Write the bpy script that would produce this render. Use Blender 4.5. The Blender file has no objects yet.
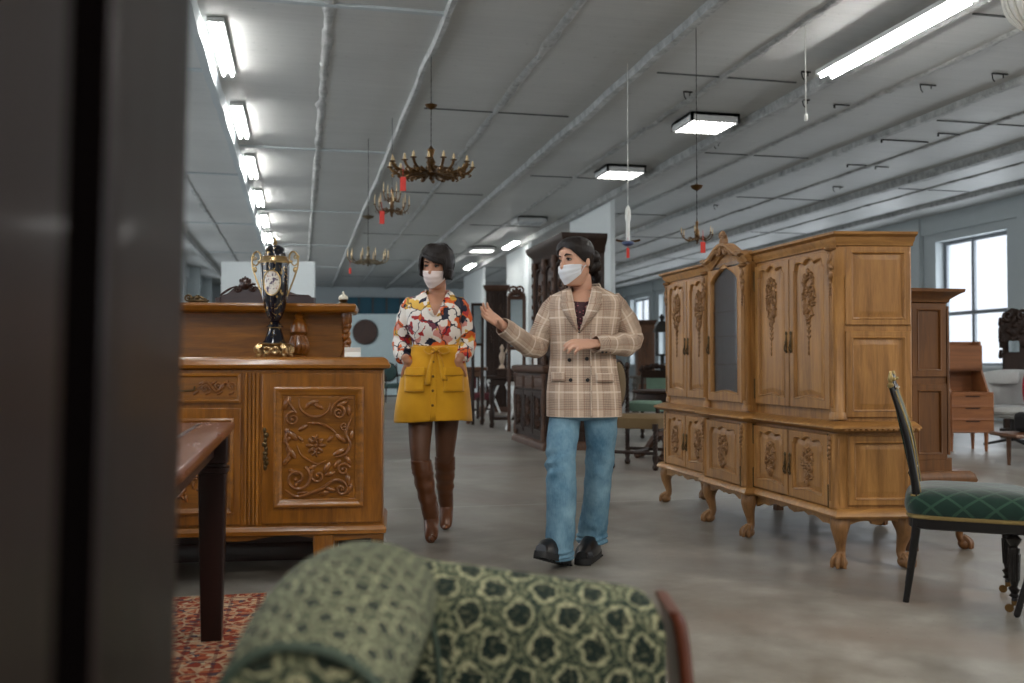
# light levels of the hall
WINP = 50.0      # daylight through one right-hand window, W
NEARP = 95.0      # one added, unseen lamp of the near half, W
LAMPE = 19.0       # radiance of the lit diffusers
EXPO = 0.22
import bpy, bmesh, math, random
from math import pi, sin, cos, tan, atan, atan2, radians, sqrt
from mathutils import Vector, Matrix, noise
random.seed(7)
SC = bpy.context.scene
COL = SC.collection
V = Vector
# ---------------------------------------------------------------- camera
FPX = 940.0; HZ = 363.0; CAMH = 1.02
TH = atan(212/FPX); PT = atan((HZ-341.5)/FPX)
CF = V((sin(TH)*cos(PT), cos(TH)*cos(PT), sin(PT)))
CR = V((cos(TH), -sin(TH), 0)); CU = CR.cross(CF)
CP = V((0, 0, CAMH))
def ray(px, py): return CF + CR*((px-512)/FPX) - CU*((py-341.5)/FPX)
def at(px, py, d): return CP + ray(px, py)*d
def flo(px, py, z=0.0):
    r = ray(px, py); return CP + r*((z-CAMH)/r.z)
def onx(px, py, X):
    r = ray(px, py); return CP + r*(X/r.x)
def ony(px, py, Y):
    r = ray(px, py); return CP + r*(Y/r.y)
cam = bpy.data.cameras.new('camera'); cam.sensor_width = 36; cam.lens = 36*FPX/1024
cam.clip_start = .01
cam.dof.use_dof = True; cam.dof.focus_distance = 4.9; cam.dof.aperture_fstop = 2.4
co = bpy.data.objects.new('camera', cam); COL.objects.link(co)
co.location = CP; co.rotation_euler = (pi/2+PT, 0, -TH); SC.camera = co
# ---------------------------------------------------------------- node helper
class NT:
    def __init__(s, name):
        s.m = bpy.data.materials.new(name); s.m.use_nodes = True
        s.t = s.m.node_tree; s.b = s.t.nodes['Principled BSDF']
        s.out = s.t.nodes['Material Output']
    def n(s, typ, **k):
        x = s.t.nodes.new(typ)
        for a, b in k.items(): setattr(x, a, b)
        return x
    def put(s, sock, v):
        if v is None: return
        if isinstance(v, Q): s.t.links.new(v.s, sock)
        elif isinstance(v, bpy.types.NodeSocket): s.t.links.new(v, sock)
        else:
            if isinstance(v, (tuple, list)) and len(v) == 3 and sock.type == 'RGBA': v = (*v, 1)
            sock.default_value = v
    def mth(s, op, a, b=None, c=None, clamp=False):
        x = s.n('ShaderNodeMath', operation=op, use_clamp=clamp)
        s.put(x.inputs[0], a); s.put(x.inputs[1], b)
        if c is not None: s.put(x.inputs[2], c)
        return Q(s, x.outputs[0])
    def coord(s, which='Object', scale=(1,1,1), rot=(0,0,0), loc=(0,0,0)):
        tc = s.n('ShaderNodeTexCoord'); mp = s.n('ShaderNodeMapping')
        s.t.links.new(tc.outputs[which], mp.inputs[0])
        mp.inputs['Scale'].default_value = scale; mp.inputs['Rotation'].default_value = rot; mp.inputs['Location'].default_value = loc
        return mp.outputs[0]
    def xyz(s, vec):
        x = s.n('ShaderNodeSeparateXYZ'); s.put(x.inputs[0], vec)
        return [Q(s, o) for o in x.outputs]
    def noise(s, vec, scale, det=3, rough=.55, dist=0, col=False):
        x = s.n('ShaderNodeTexNoise'); s.put(x.inputs['Vector'], vec); x.inputs['Scale'].default_value = scale
        x.inputs['Detail'].default_value = det; x.inputs['Roughness'].default_value = rough; x.inputs['Distortion'].default_value = dist
        return Q(s, x.outputs[1 if col else 0])
    def vor(s, vec, scale, feat='F1', col=False):
        x = s.n('ShaderNodeTexVoronoi', feature=feat); s.put(x.inputs['Vector'], vec); x.inputs['Scale'].default_value = scale
        return Q(s, x.outputs['Color' if col else 'Distance'])
    def ramp(s, f, stops, const=False):
        x = s.n('ShaderNodeValToRGB'); s.put(x.inputs[0], f)
        r = x.color_ramp; r.interpolation = 'CONSTANT' if const else 'LINEAR'
        while len(r.elements) < len(stops): r.elements.new(.5)
        for e, (p, c) in zip(r.elements, stops):
            e.position = p; e.color = (*c, 1) if len(c) == 3 else c
        return Q(s, x.outputs[0])
    def mix(s, f, a, b, mode='MIX'):
        x = s.n('ShaderNodeMix', data_type='RGBA', blend_type=mode)
        s.put(x.inputs[0], f); s.put(x.inputs[6], a); s.put(x.inputs[7], b)
        return Q(s, x.outputs[2])
    def bump(s, h, strength=.3, dist=.005):
        x = s.n('ShaderNodeBump'); s.put(x.inputs['Height'], h); x.inputs['Strength'].default_value = strength; x.inputs['Distance'].default_value = dist
        s.t.links.new(x.outputs[0], s.b.inputs['Normal'])
    def set(s, col=None, rough=None, metal=None, spec=None, **k):
        s.put(s.b.inputs['Base Color'], col); s.put(s.b.inputs['Roughness'], rough); s.put(s.b.inputs['Metallic'], metal)
        s.put(s.b.inputs['Specular IOR Level'], spec)
        for a, b in k.items(): s.put(s.b.inputs[a.replace('_', ' ')], b)
        return s
class Q:
    def __init__(s, nt, sock): s.nt = nt; s.s = sock
    def __add__(a, b): return a.nt.mth('ADD', a, b)
    def __sub__(a, b): return a.nt.mth('SUBTRACT', a, b)
    def __mul__(a, b): return a.nt.mth('MULTIPLY', a, b)
    def __truediv__(a, b): return a.nt.mth('DIVIDE', a, b)
    def lt(a, b): return a.nt.mth('LESS_THAN', a, b)
    def gt(a, b): return a.nt.mth('GREATER_THAN', a, b)
    def frac(a): return a.nt.mth('FRACT', a)
    def abs(a): return a.nt.mth('ABSOLUTE', a)
    def mx(a, b): return a.nt.mth('MAXIMUM', a, b)
    def mn(a, b): return a.nt.mth('MINIMUM', a, b)
    def sat(a): return a.nt.mth('ADD', a, 0.0, clamp=True)
def srgb(r, g, b):
    f = lambda c: ((c/255+.055)/1.055)**2.4 if c > 10 else c/3294
    return (f(r), f(g), f(b))
def dk(c, k): return tuple(x*k for x in c)
MAT = {}
def plain(name, col, rough=.6, metal=0, bump=0, bs=60, var=.12, spec=.5, **k):
    if name in MAT: return MAT[name]
    t = NT(name); v = t.coord()
    n = t.noise(v, bs*.25, 3)
    c = t.mix(n, dk(col, 1-var), dk(col, 1+var))
    t.set(c, rough, metal, spec, **k)
    if bump: t.bump(t.noise(v, bs, 3), bump, .002)
    MAT[name] = t.m; return t.m
def wood(name, c1, c2, rough=.35, axis='Z', scale=1.0, var=.5, coat=0.0, spec=.45):
    if name in MAT: return MAT[name]
    t = NT(name)
    s = {'Z': (9, 9, .9), 'X': (.9, 9, 9), 'Y': (9, .9, 9)}[axis]
    v = t.coord(scale=tuple(q*scale for q in s))
    n = t.noise(v, 3.0, 5, .6, .6); big = t.noise(t.coord(), 2.2*scale, 2)
    fine = t.noise(v, 22, 2)
    f = (n*.7+big*.3-.28)*2.0
    f = (f+(fine-.5)*.35).sat()
    c = t.mix(f, c1, c2)
    t.set(c, t.mth('MULTIPLY_ADD', n, .15, rough-.07), 0, spec, Coat_Weight=coat, Coat_Roughness=.15)
    t.bump(fine, .08, .002)
    MAT[name] = t.m; return t.m
def emit(name, col, s):
    t = NT(name); t.set((0, 0, 0), .5); t.put(t.b.inputs['Emission Color'], col); t.b.inputs['Emission Strength'].default_value = s
    return t.m
# ---------------------------------------------------------------- mesh builder
def crom(pts, n):
    pts = [tuple(p) for p in pts]
    if len(pts) < 3: 
        return [tuple(pts[0][k]+(pts[-1][k]-pts[0][k])*i/n for k in range(len(pts[0]))) for i in range(n+1)]
    P = [tuple(2*a-b for a, b in zip(pts[0], pts[1]))]+pts+[tuple(2*a-b for a, b in zip(pts[-1], pts[-2]))]
    out = []; S = len(pts)-1
    for i in range(n+1):
        t = i/n*S; k = min(int(t), S-1); u = t-k
        a, b, c, d = P[k:k+4]
        out.append(tuple(.5*((2*q)+(-p+r)*u+(2*p-5*q+4*r-s)*u*u+(-p+3*q-3*r+s)*u**3) for p, q, r, s in zip(a, b, c, d)))
    return out
class MB:
    def __init__(s): s.v = []; s.f = []; s.uv = []; s.mi = []
    def add(s, vs, fs, uv=None, mi=0, M=None):
        o = len(s.v)
        s.v += [tuple(M @ V(p)) if M else tuple(p) for p in vs]
        for i, f in enumerate(fs):
            s.f.append(tuple(a+o for a in f)); s.mi.append(mi)
            s.uv.append(uv[i] if uv else None)
        return s
    def box(s, cx, cy, cz, sx, sy, sz, rz=0, M=None, mi=0):
        a, b, c = sx/2, sy/2, sz/2
        vs = [(x, y, z) for x in (-a, a) for y in (-b, b) for z in (-c, c)]
        fs = [(0,1,3,2), (4,6,7,5), (0,4,5,1), (2,3,7,6), (0,2,6,4), (1,5,7,3)]
        T = Matrix.Translation((cx, cy, cz)) @ Matrix.Rotation(rz, 4, 'Z')
        if M: T = M @ T
        return s.add(vs, fs, None, mi, T)
    def b2(s, x0, x1, y0, y1, z0, z1, mi=0): return s.box((x0+x1)/2, (y0+y1)/2, (z0+z1)/2, abs(x1-x0), abs(y1-y0), abs(z1-z0), mi=mi)
    def grid(s, P, closed=True, cap0=True, cap1=True, mi=0, M=None, keep=None):
        n = len(P[0]); m = len(P); vs = [p for r in P for p in r]
        # uv in metres
        mid = P[m//2]; us = [0]
        for j in range(n): us.append(us[-1]+(V(mid[(j+1) % n])-V(mid[j])).length)
        vv = [0]
        for i in range(1, m): vv.append(vv[-1]+(sum(((V(P[i][j])-V(P[i-1][j])).length for j in range(0, n, max(1, n//6)))))/len(range(0, n, max(1, n//6))))
        fs = []; uv = []
        for i in range(m-1):
            for j in range(n if closed else n-1):
                k = (j+1) % n
                if keep and not keep((V(P[i][j])+V(P[i+1][k]))/2): continue
                fs.append((i*n+j, i*n+k, (i+1)*n+k, (i+1)*n+j))
                uv.append([(us[j], vv[i]), (us[j+1], vv[i]), (us[j+1], vv[i+1]), (us[j], vv[i+1])])
        if closed and cap0: fs.append(tuple(reversed(range(n)))); uv.append([(V(P[0][j])[0], V(P[0][j])[1]) for j in reversed(range(n))])
        if closed and cap1: fs.append(tuple((m-1)*n+j for j in range(n))); uv.append([(V(P[-1][j])[0], V(P[-1][j])[1]) for j in range(n)])
        return s.add(vs, fs, uv, mi, M)
    def tube(s, path, r, n=8, ref=None, cap=True, mi=0, M=None, smooth=0, round_=False):
        path = [V(p[:3]) for p in path]
        if not isinstance(r, (list, tuple)): r = [r]*len(path)
        if isinstance(r, tuple): r = [r]*len(path)
        r = [(a, a) if not isinstance(a, (tuple, list)) else tuple(a) for a in r]
        if smooth:
            q = crom([(*p, *a) for p, a in zip(path, r)], smooth)
            path = [V(a[:3]) for a in q]; r = [(a[3], a[4]) for a in q]
        if round_:
            t0 = (path[0]-path[1]).normalized(); t1 = (path[-1]-path[-2]).normalized()
            a0 = r[0]; a1 = r[-1]; m0 = min(a0); m1 = min(a1)
            pre = [(path[0]+t0*m0*sin(k), (a0[0]*cos(k), a0[1]*cos(k))) for k in (1.35, .9, .45)]
            post = [(path[-1]+t1*m1*sin(k), (a1[0]*cos(k), a1[1]*cos(k))) for k in (.45, .9, 1.35)]
            path = [p for p, _ in pre]+path+[p for p, _ in post]; r = [a for _, a in pre]+r+[a for _, a in post]
        m = len(path); P = []; e1 = None
        for i in range(m):
            t = (path[min(i+1, m-1)]-path[max(i-1, 0)])
            t = t.normalized() if t.length > 1e-9 else V((0, 0, 1))
            if ref is not None: a = V(ref)
            elif e1 is None: a = V((0, 1, 0)) if abs(t.y) < .9 else V((1, 0, 0))
            else: a = e1
            e1 = a-t*a.dot(t)
            if e1.length < 1e-6: e1 = V((1, 0, 0)) if abs(t.x) < .9 else V((0, 0, 1)); e1 = e1-t*e1.dot(t)
            e1.normalize(); e2 = t.cross(e1)
            P.append([path[i]+e1*r[i][0]*cos(2*pi*j/n)+e2*r[i][1]*sin(2*pi*j/n) for j in range(n)])
        return s.grid(P, True, cap, cap, mi, M)
    def lathe(s, prof, c=(0, 0, 0), n=16, M=None, sc=(1, 1), mi=0):
        P = [[(c[0]+max(r, .0004)*cos(2*pi*j/n)*sc[0], c[1]+max(r, .0004)*sin(2*pi*j/n)*sc[1], c[2]+z) for j in range(n)] for r, z in prof]
        return s.grid(P, True, True, True, mi, M)
    def rings(s, R, n=24, ex=2.0, sub=0, cap0=True, cap1=True, keep=None, M=None, mi=0):
        """R: (cx,cy,cz,rx,ry) horizontal superellipses"""
        if sub: R = crom(R, sub)
        P = []
        for cx, cy, cz, rx, ry in R:
            row = []
            for j in range(n):
                a = 2*pi*j/n+pi/2; ca, sa = cos(a), sin(a)
                row.append((cx+rx*math.copysign(abs(ca)**(2/ex), ca), cy+ry*math.copysign(abs(sa)**(2/ex), sa), cz))
            P.append(row)
        return s.grid(P, True, cap0, cap1, mi, M, keep)
    def ell(s, c, r, n=12, m=8, M=None, rot=None, mi=0):
        T = Matrix.Translation(c)
        if rot is not None: T = T @ rot
        if M: T = M @ T
        P = [[(r[0]*sin(a)*cos(2*pi*j/n), r[1]*sin(a)*sin(2*pi*j/n), -r[2]*cos(a)) for j in range(n)] for a in [max(.03, min(pi-.03, pi*i/m)) for i in range(m+1)]]
        return s.grid(P, True, True, True, mi, T)
    def prism(s, poly, a, b, plane='xz', M=None, mi=0):
        n = len(poly)
        f = {'xz': lambda p, t: (p[0], t, p[1]), 'xy': lambda p, t: (p[0], p[1], t), 'yz': lambda p, t: (t, p[0], p[1])}[plane]
        vs = [f(p, a) for p in poly]+[f(p, b) for p in poly]
        fs = [tuple(reversed(range(n))), tuple(range(n, 2*n))]+[(i, (i+1) % n, (i+1) % n+n, i+n) for i in range(n)]
        return s.add(vs, fs, None, mi, M)
    def mould(s, x0, x1, y0, y1, prof, back=False, M=None):
        """prof: (out, z); a rectangular block whose front and sides follow the profile"""
        P = []
        for o, z in prof:
            yb = y1+(o if back else 0)
            P.append([(x0-o, yb, z), (x0-o, y0-o, z), (x1+o, y0-o, z), (x1+o, yb, z)])
        return s.grid(P, True, True, True, 0, M)
    def panel(s, x0, x1, z0, z1, y=0, th=.02, mar=.045, top=None, bot=None, raise_=.007, rec=.011, n=24, M=None, hole=False, wall=False):
        """framed door with a shaped fielded panel, front towards -y at y-th"""
        cx, cz, w, h = (x0+x1)/2, (z0+z1)/2, x1-x0, z1-z0
        iw, ih = w/2-mar, h/2-mar
        top = top or (lambda u: 0); bot = bot or (lambda u: 0)
        def side(W, H, t, b, k):
            o = []
            for i in range(n): u = -1+2*i/n; o.append((cx+u*W, cz-H+b(u)*k))
            for i in range(n): u = i/n; o.append((cx+W, (cz-H+b(1)*k)*(1-u)+(cz+H+t(1)*k)*u))
            for i in range(n): u = 1-2*i/n; o.append((cx+u*W, cz+H+t(u)*k))
            for i in range(n): u = i/n; o.append((cx-W, (cz+H+t(-1)*k)*(1-u)+(cz-H+b(-1)*k)*u))
            return o
        z = lambda u: 0
        spec = [(w/2, h/2, 0, y), (w/2, h/2, 0, y-th+.003), (w/2-.003, h/2-.003, 0, y-th),
                (iw+.008, ih+.008, 1, y-th), (iw+.004, ih+.004, 1, y-th-.004), (iw, ih, 1, y-th-.002)]
        if hole: spec += [(iw-.004, ih-.004, 1, y-th+.006), (iw-.004, ih-.004, 1, y)]
        else: spec += [(iw-.004, ih-.004, 1, y-th+rec), (iw-.012, ih-.012, 1, y-th+rec), (iw-.03, ih-.03, 1, y-th+rec-raise_), (iw-.034, ih-.034, 1, y-th+rec-raise_)]
        P = []
        for W, H, k, yy in spec:
            P.append([(a, yy, b) for a, b in side(W, H, top if k else z, bot if k else z, k)])
        if hole:
            return s.grid(P+[P[0]], True, False, False, 0, M)
        return s.grid(P, True, True, True, 0, M)
    def build(s, name, mat, parent=None, bevel=0, ang=38, fn=None, flat=False, mods=()):
        me = bpy.data.meshes.new(name)
        vs = [fn(*p) for p in s.v] if fn else s.v
        me.from_pydata(vs, [], s.f)
        if any(s.uv):
            ul = me.uv_layers.new(name='UVMap'); k = 0
            for f, u in zip(s.f, s.uv):
                for q in range(len(f)):
                    ul.data[k].uv = u[q] if u else (vs[f[q]][0], vs[f[q]][2]); k += 1
        mats = mat if isinstance(mat, (list, tuple)) else [mat]
        for m in mats: me.materials.append(m)
        bm = bmesh.new(); bm.from_mesh(me); bmesh.ops.recalc_face_normals(bm, faces=bm.faces); bm.to_mesh(me); bm.free()
        if len(mats) > 1:
            for p, i in zip(me.polygons, s.mi): p.material_index = i
        if not flat:
            for p in me.polygons: p.use_smooth = True
            me.set_sharp_from_angle(angle=radians(ang))
        o = bpy.data.objects.new(name, me); COL.objects.link(o)
        if parent: o.parent = parent
        if bevel:
            b = o.modifiers.new('bevel', 'BEVEL'); b.width = bevel; b.segments = 2; b.limit_method = 'ANGLE'; b.angle_limit = radians(40); b.harden_normals = False
        for k, kw in mods:
            md = o.modifiers.new(k.lower(), k)
            for a, b in kw.items(): setattr(md, a, b)
        return o
def tag(o, label, cat, group=None, kind=None):
    if label: o['label'] = label
    if cat: o['category'] = cat
    if group: o['group'] = group
    if kind: o['kind'] = kind
    return o
def thing(name, label, cat, loc=(0, 0, 0), rz=0, group=None):
    o = bpy.data.objects.new(name, None); COL.objects.link(o); o.empty_display_size = .1
    o.location = loc; o.rotation_euler = (0, 0, rz); return tag(o, label, cat, group)
def struct(o): o['kind'] = 'structure'; return o
def setat(o, loc, rz=0): o.location = loc; o.rotation_euler = (0, 0, rz); return o
def dup(root, loc, rz, label=None, group=None):
    def cp(o, par):
        c = o.copy(); COL.objects.link(c); c.parent = par
        for ch in [q for q in SC.objects if q.parent == o]: cp(ch, c)
        return c
    r = root.copy(); COL.objects.link(r)
    kids = [q for q in SC.objects if q.parent == root]
    r.location = loc; r.rotation_euler = (0, 0, rz)
    if label: r['label'] = label
    if group: r['group'] = group
    for ch in kids: cp(ch, r)
    return r
def TR(x=0, y=0, z=0, rx=0, ry=0, rz=0):
    return Matrix.Translation((x, y, z)) @ Matrix.Rotation(rz, 4, 'Z') @ Matrix.Rotation(ry, 4, 'Y') @ Matrix.Rotation(rx, 4, 'X')
# ---------------------------------------------------------------- carving helpers (relief in the xz plane, towards -y)
def scroll(m, cx, cz, r, turns, d=1, a0=0, y=0, w=.006):
    pts = []; rr = []
    N = int(14*turns)+4
    for i in range(N):
        t = i/(N-1); a = a0+d*t*turns*2*pi; q = r*(1-.86*t)
        pts.append((cx+q*cos(a), y-.005, cz+q*sin(a))); rr.append((w*(1-.45*t), w*(1-.45*t)))
    m.tube(pts, rr, 6); m.ell(pts[-1], (w*1.1, w, w*1.1), 8, 6)
def vine(m, pts, y=0, w=.006, taper=True):
    q = crom([(a, y-.005, b) for a, b in pts], 8*(len(pts)-1)); N = len(q)
    m.tube(q, [w*(1-.6*abs(2*i/(N-1)-1)**2) if taper else w for i in range(N)], 6)
def leaf(m, x, z, L, W, a, y=0, h=.006):
    m.ell((x, y, z), (L/2, h, W/2), 8, 6, rot=Matrix.Rotation(-a, 4, 'Y'))
def rosette(m, x, z, r, y=0, n=6):
    for k in range(n): leaf(m, x+r*.6*cos(2*pi*k/n), z+r*.6*sin(2*pi*k/n), r*.8, r*.42, 2*pi*k/n, y, .008)
    m.ell((x, y, z), (r*.25, .012, r*.25), 8, 6)
def turned(m, x, y, z0, z1, R, prof, n=14, M=None):
    m.lathe([(R*r, z0+(z1-z0)*t) for r, t in prof], (x, y, 0), n, M)
def twist(m, x, y, z0, z1, R, turns=5, n=6, M=None):
    N = int(turns*10)
    for k in (0, pi):
        m.tube([(x+R*.42*cos(k+turns*2*pi*i/N), y+R*.42*sin(k+turns*2*pi*i/N), z0+(z1-z0)*i/N) for i in range(N+1)], R*.62, n, M=M)
# ================================================================ ROOM
CZ = 3.90; XL, XR, YB, YF = -3.3, 12.1, -7.0, 36.0
def m_floor():
    t = NT('concrete_floor'); v = t.coord()
    a = t.noise(v, .7, 5, .62, .6); b = t.noise(v, 5, 5, .65); g = t.noise(v, 60, 2)
    c = t.ramp((a*.6+b*.4), [(.30, srgb(78, 72, 64)), (.44, srgb(112, 107, 98)), (.56, srgb(138, 135, 127)), (.70, srgb(166, 162, 154))])
    st = t.noise(t.coord(loc=(3, 9, 0)), .45, 4, .6, 1.0)
    c = t.mix(t.ramp(st, [(.5, (0, 0, 0)), (.66, (.7, .7, .7))]), c, srgb(122, 106, 94))
    dots = t.vor(v, 26); pit = t.mth('LESS_THAN', dots, .11); c = t.mix(pit*t.noise(v, 3).gt(.55)*.5, c, srgb(80, 76, 70))
    x, y, z = t.xyz(v)
    # faint worn joint lines of the slab
    lx = ((x*.25+.38).frac()-.5).abs().lt(.0026); ly = ((y*.18+.31).frac()-.5).abs().lt(.002)
    c = t.mix((lx.mx(ly))*.35, c, srgb(190, 188, 180))
    t.set(c, t.mth('MULTIPLY_ADD', b, .35, .22), 0, .45)
    t.bump(b+g*.25, .12, .006)
    return t.m
def m_ceiling():
    t = NT('painted_concrete_slab'); v = t.coord()
    a = t.noise(v, .8, 4, .6); s = t.noise(t.coord(scale=(.25, 6, 1)), 3.2, 5, .7)
    c = t.mix((a*.5+s*.5-.1).sat(), srgb(164, 166, 164), srgb(212, 213, 210))
    sp = t.noise(v, 14, 5, .7); c = t.mix(t.ramp(sp, [(.62, (0, 0, 0)), (.72, (.35, .35, .35))]), c, srgb(110, 112, 112))
    t.set(c, .5, 0, .4); t.bump(s+sp*.4, .35, .012)
    return t.m
def m_rib():
    t = NT('rough_painted_joint'); v = t.coord()
    n = t.noise(v, 7, 6, .75); n2 = t.noise(v, 1.1, 3)
    c = t.ramp((n*.75+n2*.25), [(.34, srgb(120, 120, 118)), (.42, srgb(150, 152, 150)), (.6, srgb(190, 192, 190)), (.8, srgb(206, 208, 206))])
    t.set(c, .6); t.bump(n, 1.0, .05); return t.m
MF, MC, MR = m_floor(), m_ceiling(), m_rib()
WALL = plain('cool_white_plaster', srgb(178, 186, 188), .7, bump=.15, bs=20, var=.05)
GREYD = plain('dark_grey_groove', srgb(84, 86, 85), .8)
struct(MB().b2(XL-.3, XR+.3, YB-.3, YF+.3, -.2, 0).build('floor', MF))
struct(MB().b2(XL-.3, XR+.3, YB-.3, YF+.3, CZ, CZ+.2).build('ceiling', MC))
# downstand edges between the slabs and rough grouted seams
for i, (x, w, h) in enumerate([(-.86, .10, .16), (1.16, .055, .07), (3.19, .10, .07), (5.14, .14, .09), (7.08, .09, .07), (9.2, .16, .11), (11.1, .10, .08), (-2.5, .1, .14)]):
    m = MB(); N = 120
    P = []
    for k in range(N+1):
        y = YB+(YF-YB)*k/N; e = (noise.noise((x*3, y*1.7, 0)))*.018; hh = h*(1+.15*noise.noise((y*.9, x, 3)))
        P.append([(x-w/2+e, y, CZ+.01), (x+w/2+e*.6, y, CZ+.01), (x+w/2*.75+e, y, CZ-hh), (x-w/2*.75+e, y, CZ-hh)])
    m.grid(P, True); struct(m.build('ceiling_edge', MR if i else WALL, None, ang=50))
for x in (.22, 2.17, 4.14, 6.06, 8.1, 10.1, -1.75):
    m = MB(); N = 420; P = []
    for k in range(N+1):
        y = YB+(YF-YB)*k/N; f = lambda q: noise.noise((x*5+q, y*2.3, q))
        w = .05+.035*f(1)+.02*noise.noise((x, y*9, 1)); h = .02+.022*noise.noise((y*7, x, 2)); c = x+.02*f(3)
        P.append([(c-w, y, CZ+.01), (c+w, y, CZ+.01), (c+w*.5, y, CZ-h), (c-w*.5, y, CZ-h)])
    m.grid(P, True); struct(m.build('ceiling_seam', MR, None, ang=60))
CROSS = []
for k in range(8):
    for (xa, xb, y0, light) in [(-.8, 1.14, .1, 1), (1.2, 3.1, 3.0, 0), (3.3, 5.0, 1.2, 0), (5.25, 7.0, 4.4, 0), (7.2, 9.1, 2.2, 0), (-2.45, -.92, 2.1, 1), (9.3, 11.0, .9, 0)]:
        y = y0+5.25*k-3
        if y < YF: CROSS.append((xa, xb, y, light))
for xa, xb, y, light in CROSS:
    m = MB()
    if light: m.b2(xa, xb, y-.03, y+.03, CZ-.022, CZ+.01)
    else:
        L = xb-xa; m.b2(xa+L*.08, xa+L*.97, y-.010, y+.010, CZ-.012, CZ+.01)
    o = struct(m.build('ceiling_joint', WALL if light else GREYD))
# small iron hooks and dark conduit stubs under the slabs
IRON = plain('dark_iron', srgb(40, 38, 36), .5, .6)
for i, (px, py, L, hk) in enumerate([(806, 72, .16, 1), (806, 100, .14, 1), (928, 85, .3, 1), (1000, 74, .3, 1), (949, 134, .5, 0), (905, 141, 1.1, 0), (857, 165, .5, 0), (882, 167, .35, 0), (842, 105, .3, 0), (717, 143, .14, 1), (716, 205, .14, 1), (688, 92, .16, 1), (838, 187, .3, 1)]):
    p = flo(px, py, CZ-.01)
    L *= .62; m = MB(); m.tube([(-L/2, 0, 0), (L/2, 0, 0)], .009, 6)
    if hk: m.tube([(-L/2, 0, 0), (-L/2+.01, 0, -.055), (-L/2+.03, 0, -.08)], .006, 6); m.tube([(L*.2, 0, 0), (L*.2, 0, -.04)], .006, 6)
    else: m.tube([(-L/2, 0, 0), (-L/2, 0, -.04)], .012, 6)
    o = struct(m.build('ceiling_hook', IRON)); o.location = p
# ---------------------------------------------------------------- walls with window openings
FR = plain('grey_window_frame', srgb(120, 126, 132), .5)
FRW = plain('white_reveal', srgb(214, 220, 222), .5)
def m_glass(name='window_glass', tint=(.97, .98, 1)):
    t = NT(name); tr = t.n('ShaderNodeBsdfTransparent'); gl = t.n('ShaderNodeBsdfGlossy'); mx = t.n('ShaderNodeMixShader'); lw = t.n('ShaderNodeLayerWeight')
    tr.inputs[0].default_value = (*tint, 1); gl.inputs['Roughness'].default_value = .03; lw.inputs[0].default_value = .5; fr = t.mth('MULTIPLY_ADD', t.mth('POWER', lw.outputs['Facing'], 4.0), .5, .05)
    t.put(mx.inputs[0], fr); t.t.links.new(tr.outputs[0], mx.inputs[1]); t.t.links.new(gl.outputs[0], mx.inputs[2]); t.t.links.new(mx.outputs[0], t.out.inputs[0])
    return t.m
GLASS = m_glass()
def sidewall(name, X, s, wins, z0, z1):
    """wall on plane X (s=+1 the room lies at smaller x)"""
    m = MB(); T = .35; a, b = (X, X+T*s)
    m.b2(a, b, YB, YF, 0, z0); m.b2(a, b, YB, YF, z1, CZ)
    y = YB
    for w0, w1 in wins:
        m.b2(a, b, y, w0, z0, z1); y = w1
    m.b2(a, b, y, YF, z0, z1)
    return struct(m.build(name, WALL))
def window(n, X, s, y0, y1, z0, z1, power):
    f = thing('window_%d' % n, None, None, (X+.22*s, (y0+y1)/2, z0)); struct(f)
    w, h = y1-y0, z1-z0
    m = MB(); t = .07
    for y in (-w/2+t/2, w/2-t/2, w*.08): m.b2(-.03, .03, y-t/2, y+t/2, 0, h)
    for z in (t/2, h-t/2, h*.42, ): m.b2(-.028, .028, -w/2, w/2, z-t/2, z+t/2)
    m.build('window_frame', FR, f, .004)
    MB().b2(-.24*s if s > 0 else .02, -.02*s if s > 0 else .24, -w/2, w/2, -.03, .02).build('window_sill', FRW, f)
    g = MB(); g.b2(-.004, .004, -w/2+t, w/2-t, t, h-t); g.build('pane', GLASS, f)
    l = bpy.data.lights.new('daylight', 'AREA'); l.shape = 'RECTANGLE'; l.size = h; l.size_y = w; l.energy = power; l.color = (.93, .975, 1.0)
    o = bpy.data.objects.new('daylight', l); COL.objects.link(o); o.location = (X+.6*s, (y0+y1)/2, z0+h/2); o.rotation_euler = (0, radians(90)*s, 0)
WR = [(14.15+2.9*k, 16.05+2.9*k) for k in range(-6, 7)]
WL = [(-4.5+3.9*k, -2.3+3.9*k) for k in range(0, 10)]
sidewall('wall_right', XR, 1, WR, .95, 3.38); sidewall('wall_left', XL, -1, WL, .95, 3.3)
n = 0
for a, b in WR: n += 1; window(n, XR, 1, a, b, .95, 3.38, WINP)
for a, b in WL: n += 1; window(n, XL, -1, a, b, .95, 3.3, WINP*.95)
struct(MB().b2(XL-.3, XR+.3, YB-.3, YB, 0, CZ).build('wall_back', WALL))
struct(MB().b2(XL-.3, XR+.3, YF, YF+.3, 0, CZ).build('wall_front', WALL))
# shallow pilasters along both long walls
for X, s in ((XL, 1), (XR, -1)):
    m = MB()
    for w in (WL if s > 0 else WR):
        y = w[1]+(.75 if s > 0 else .5); m.b2(X, X+(.35 if s > 0 else .1)*s, y-.14, y+.14, 0, CZ)
    m.b2(X, X+.06*s, YB, YF, CZ-.36, CZ)
    struct(m.build('trim_1' if s > 0 else 'trim_2', WALL))
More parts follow.
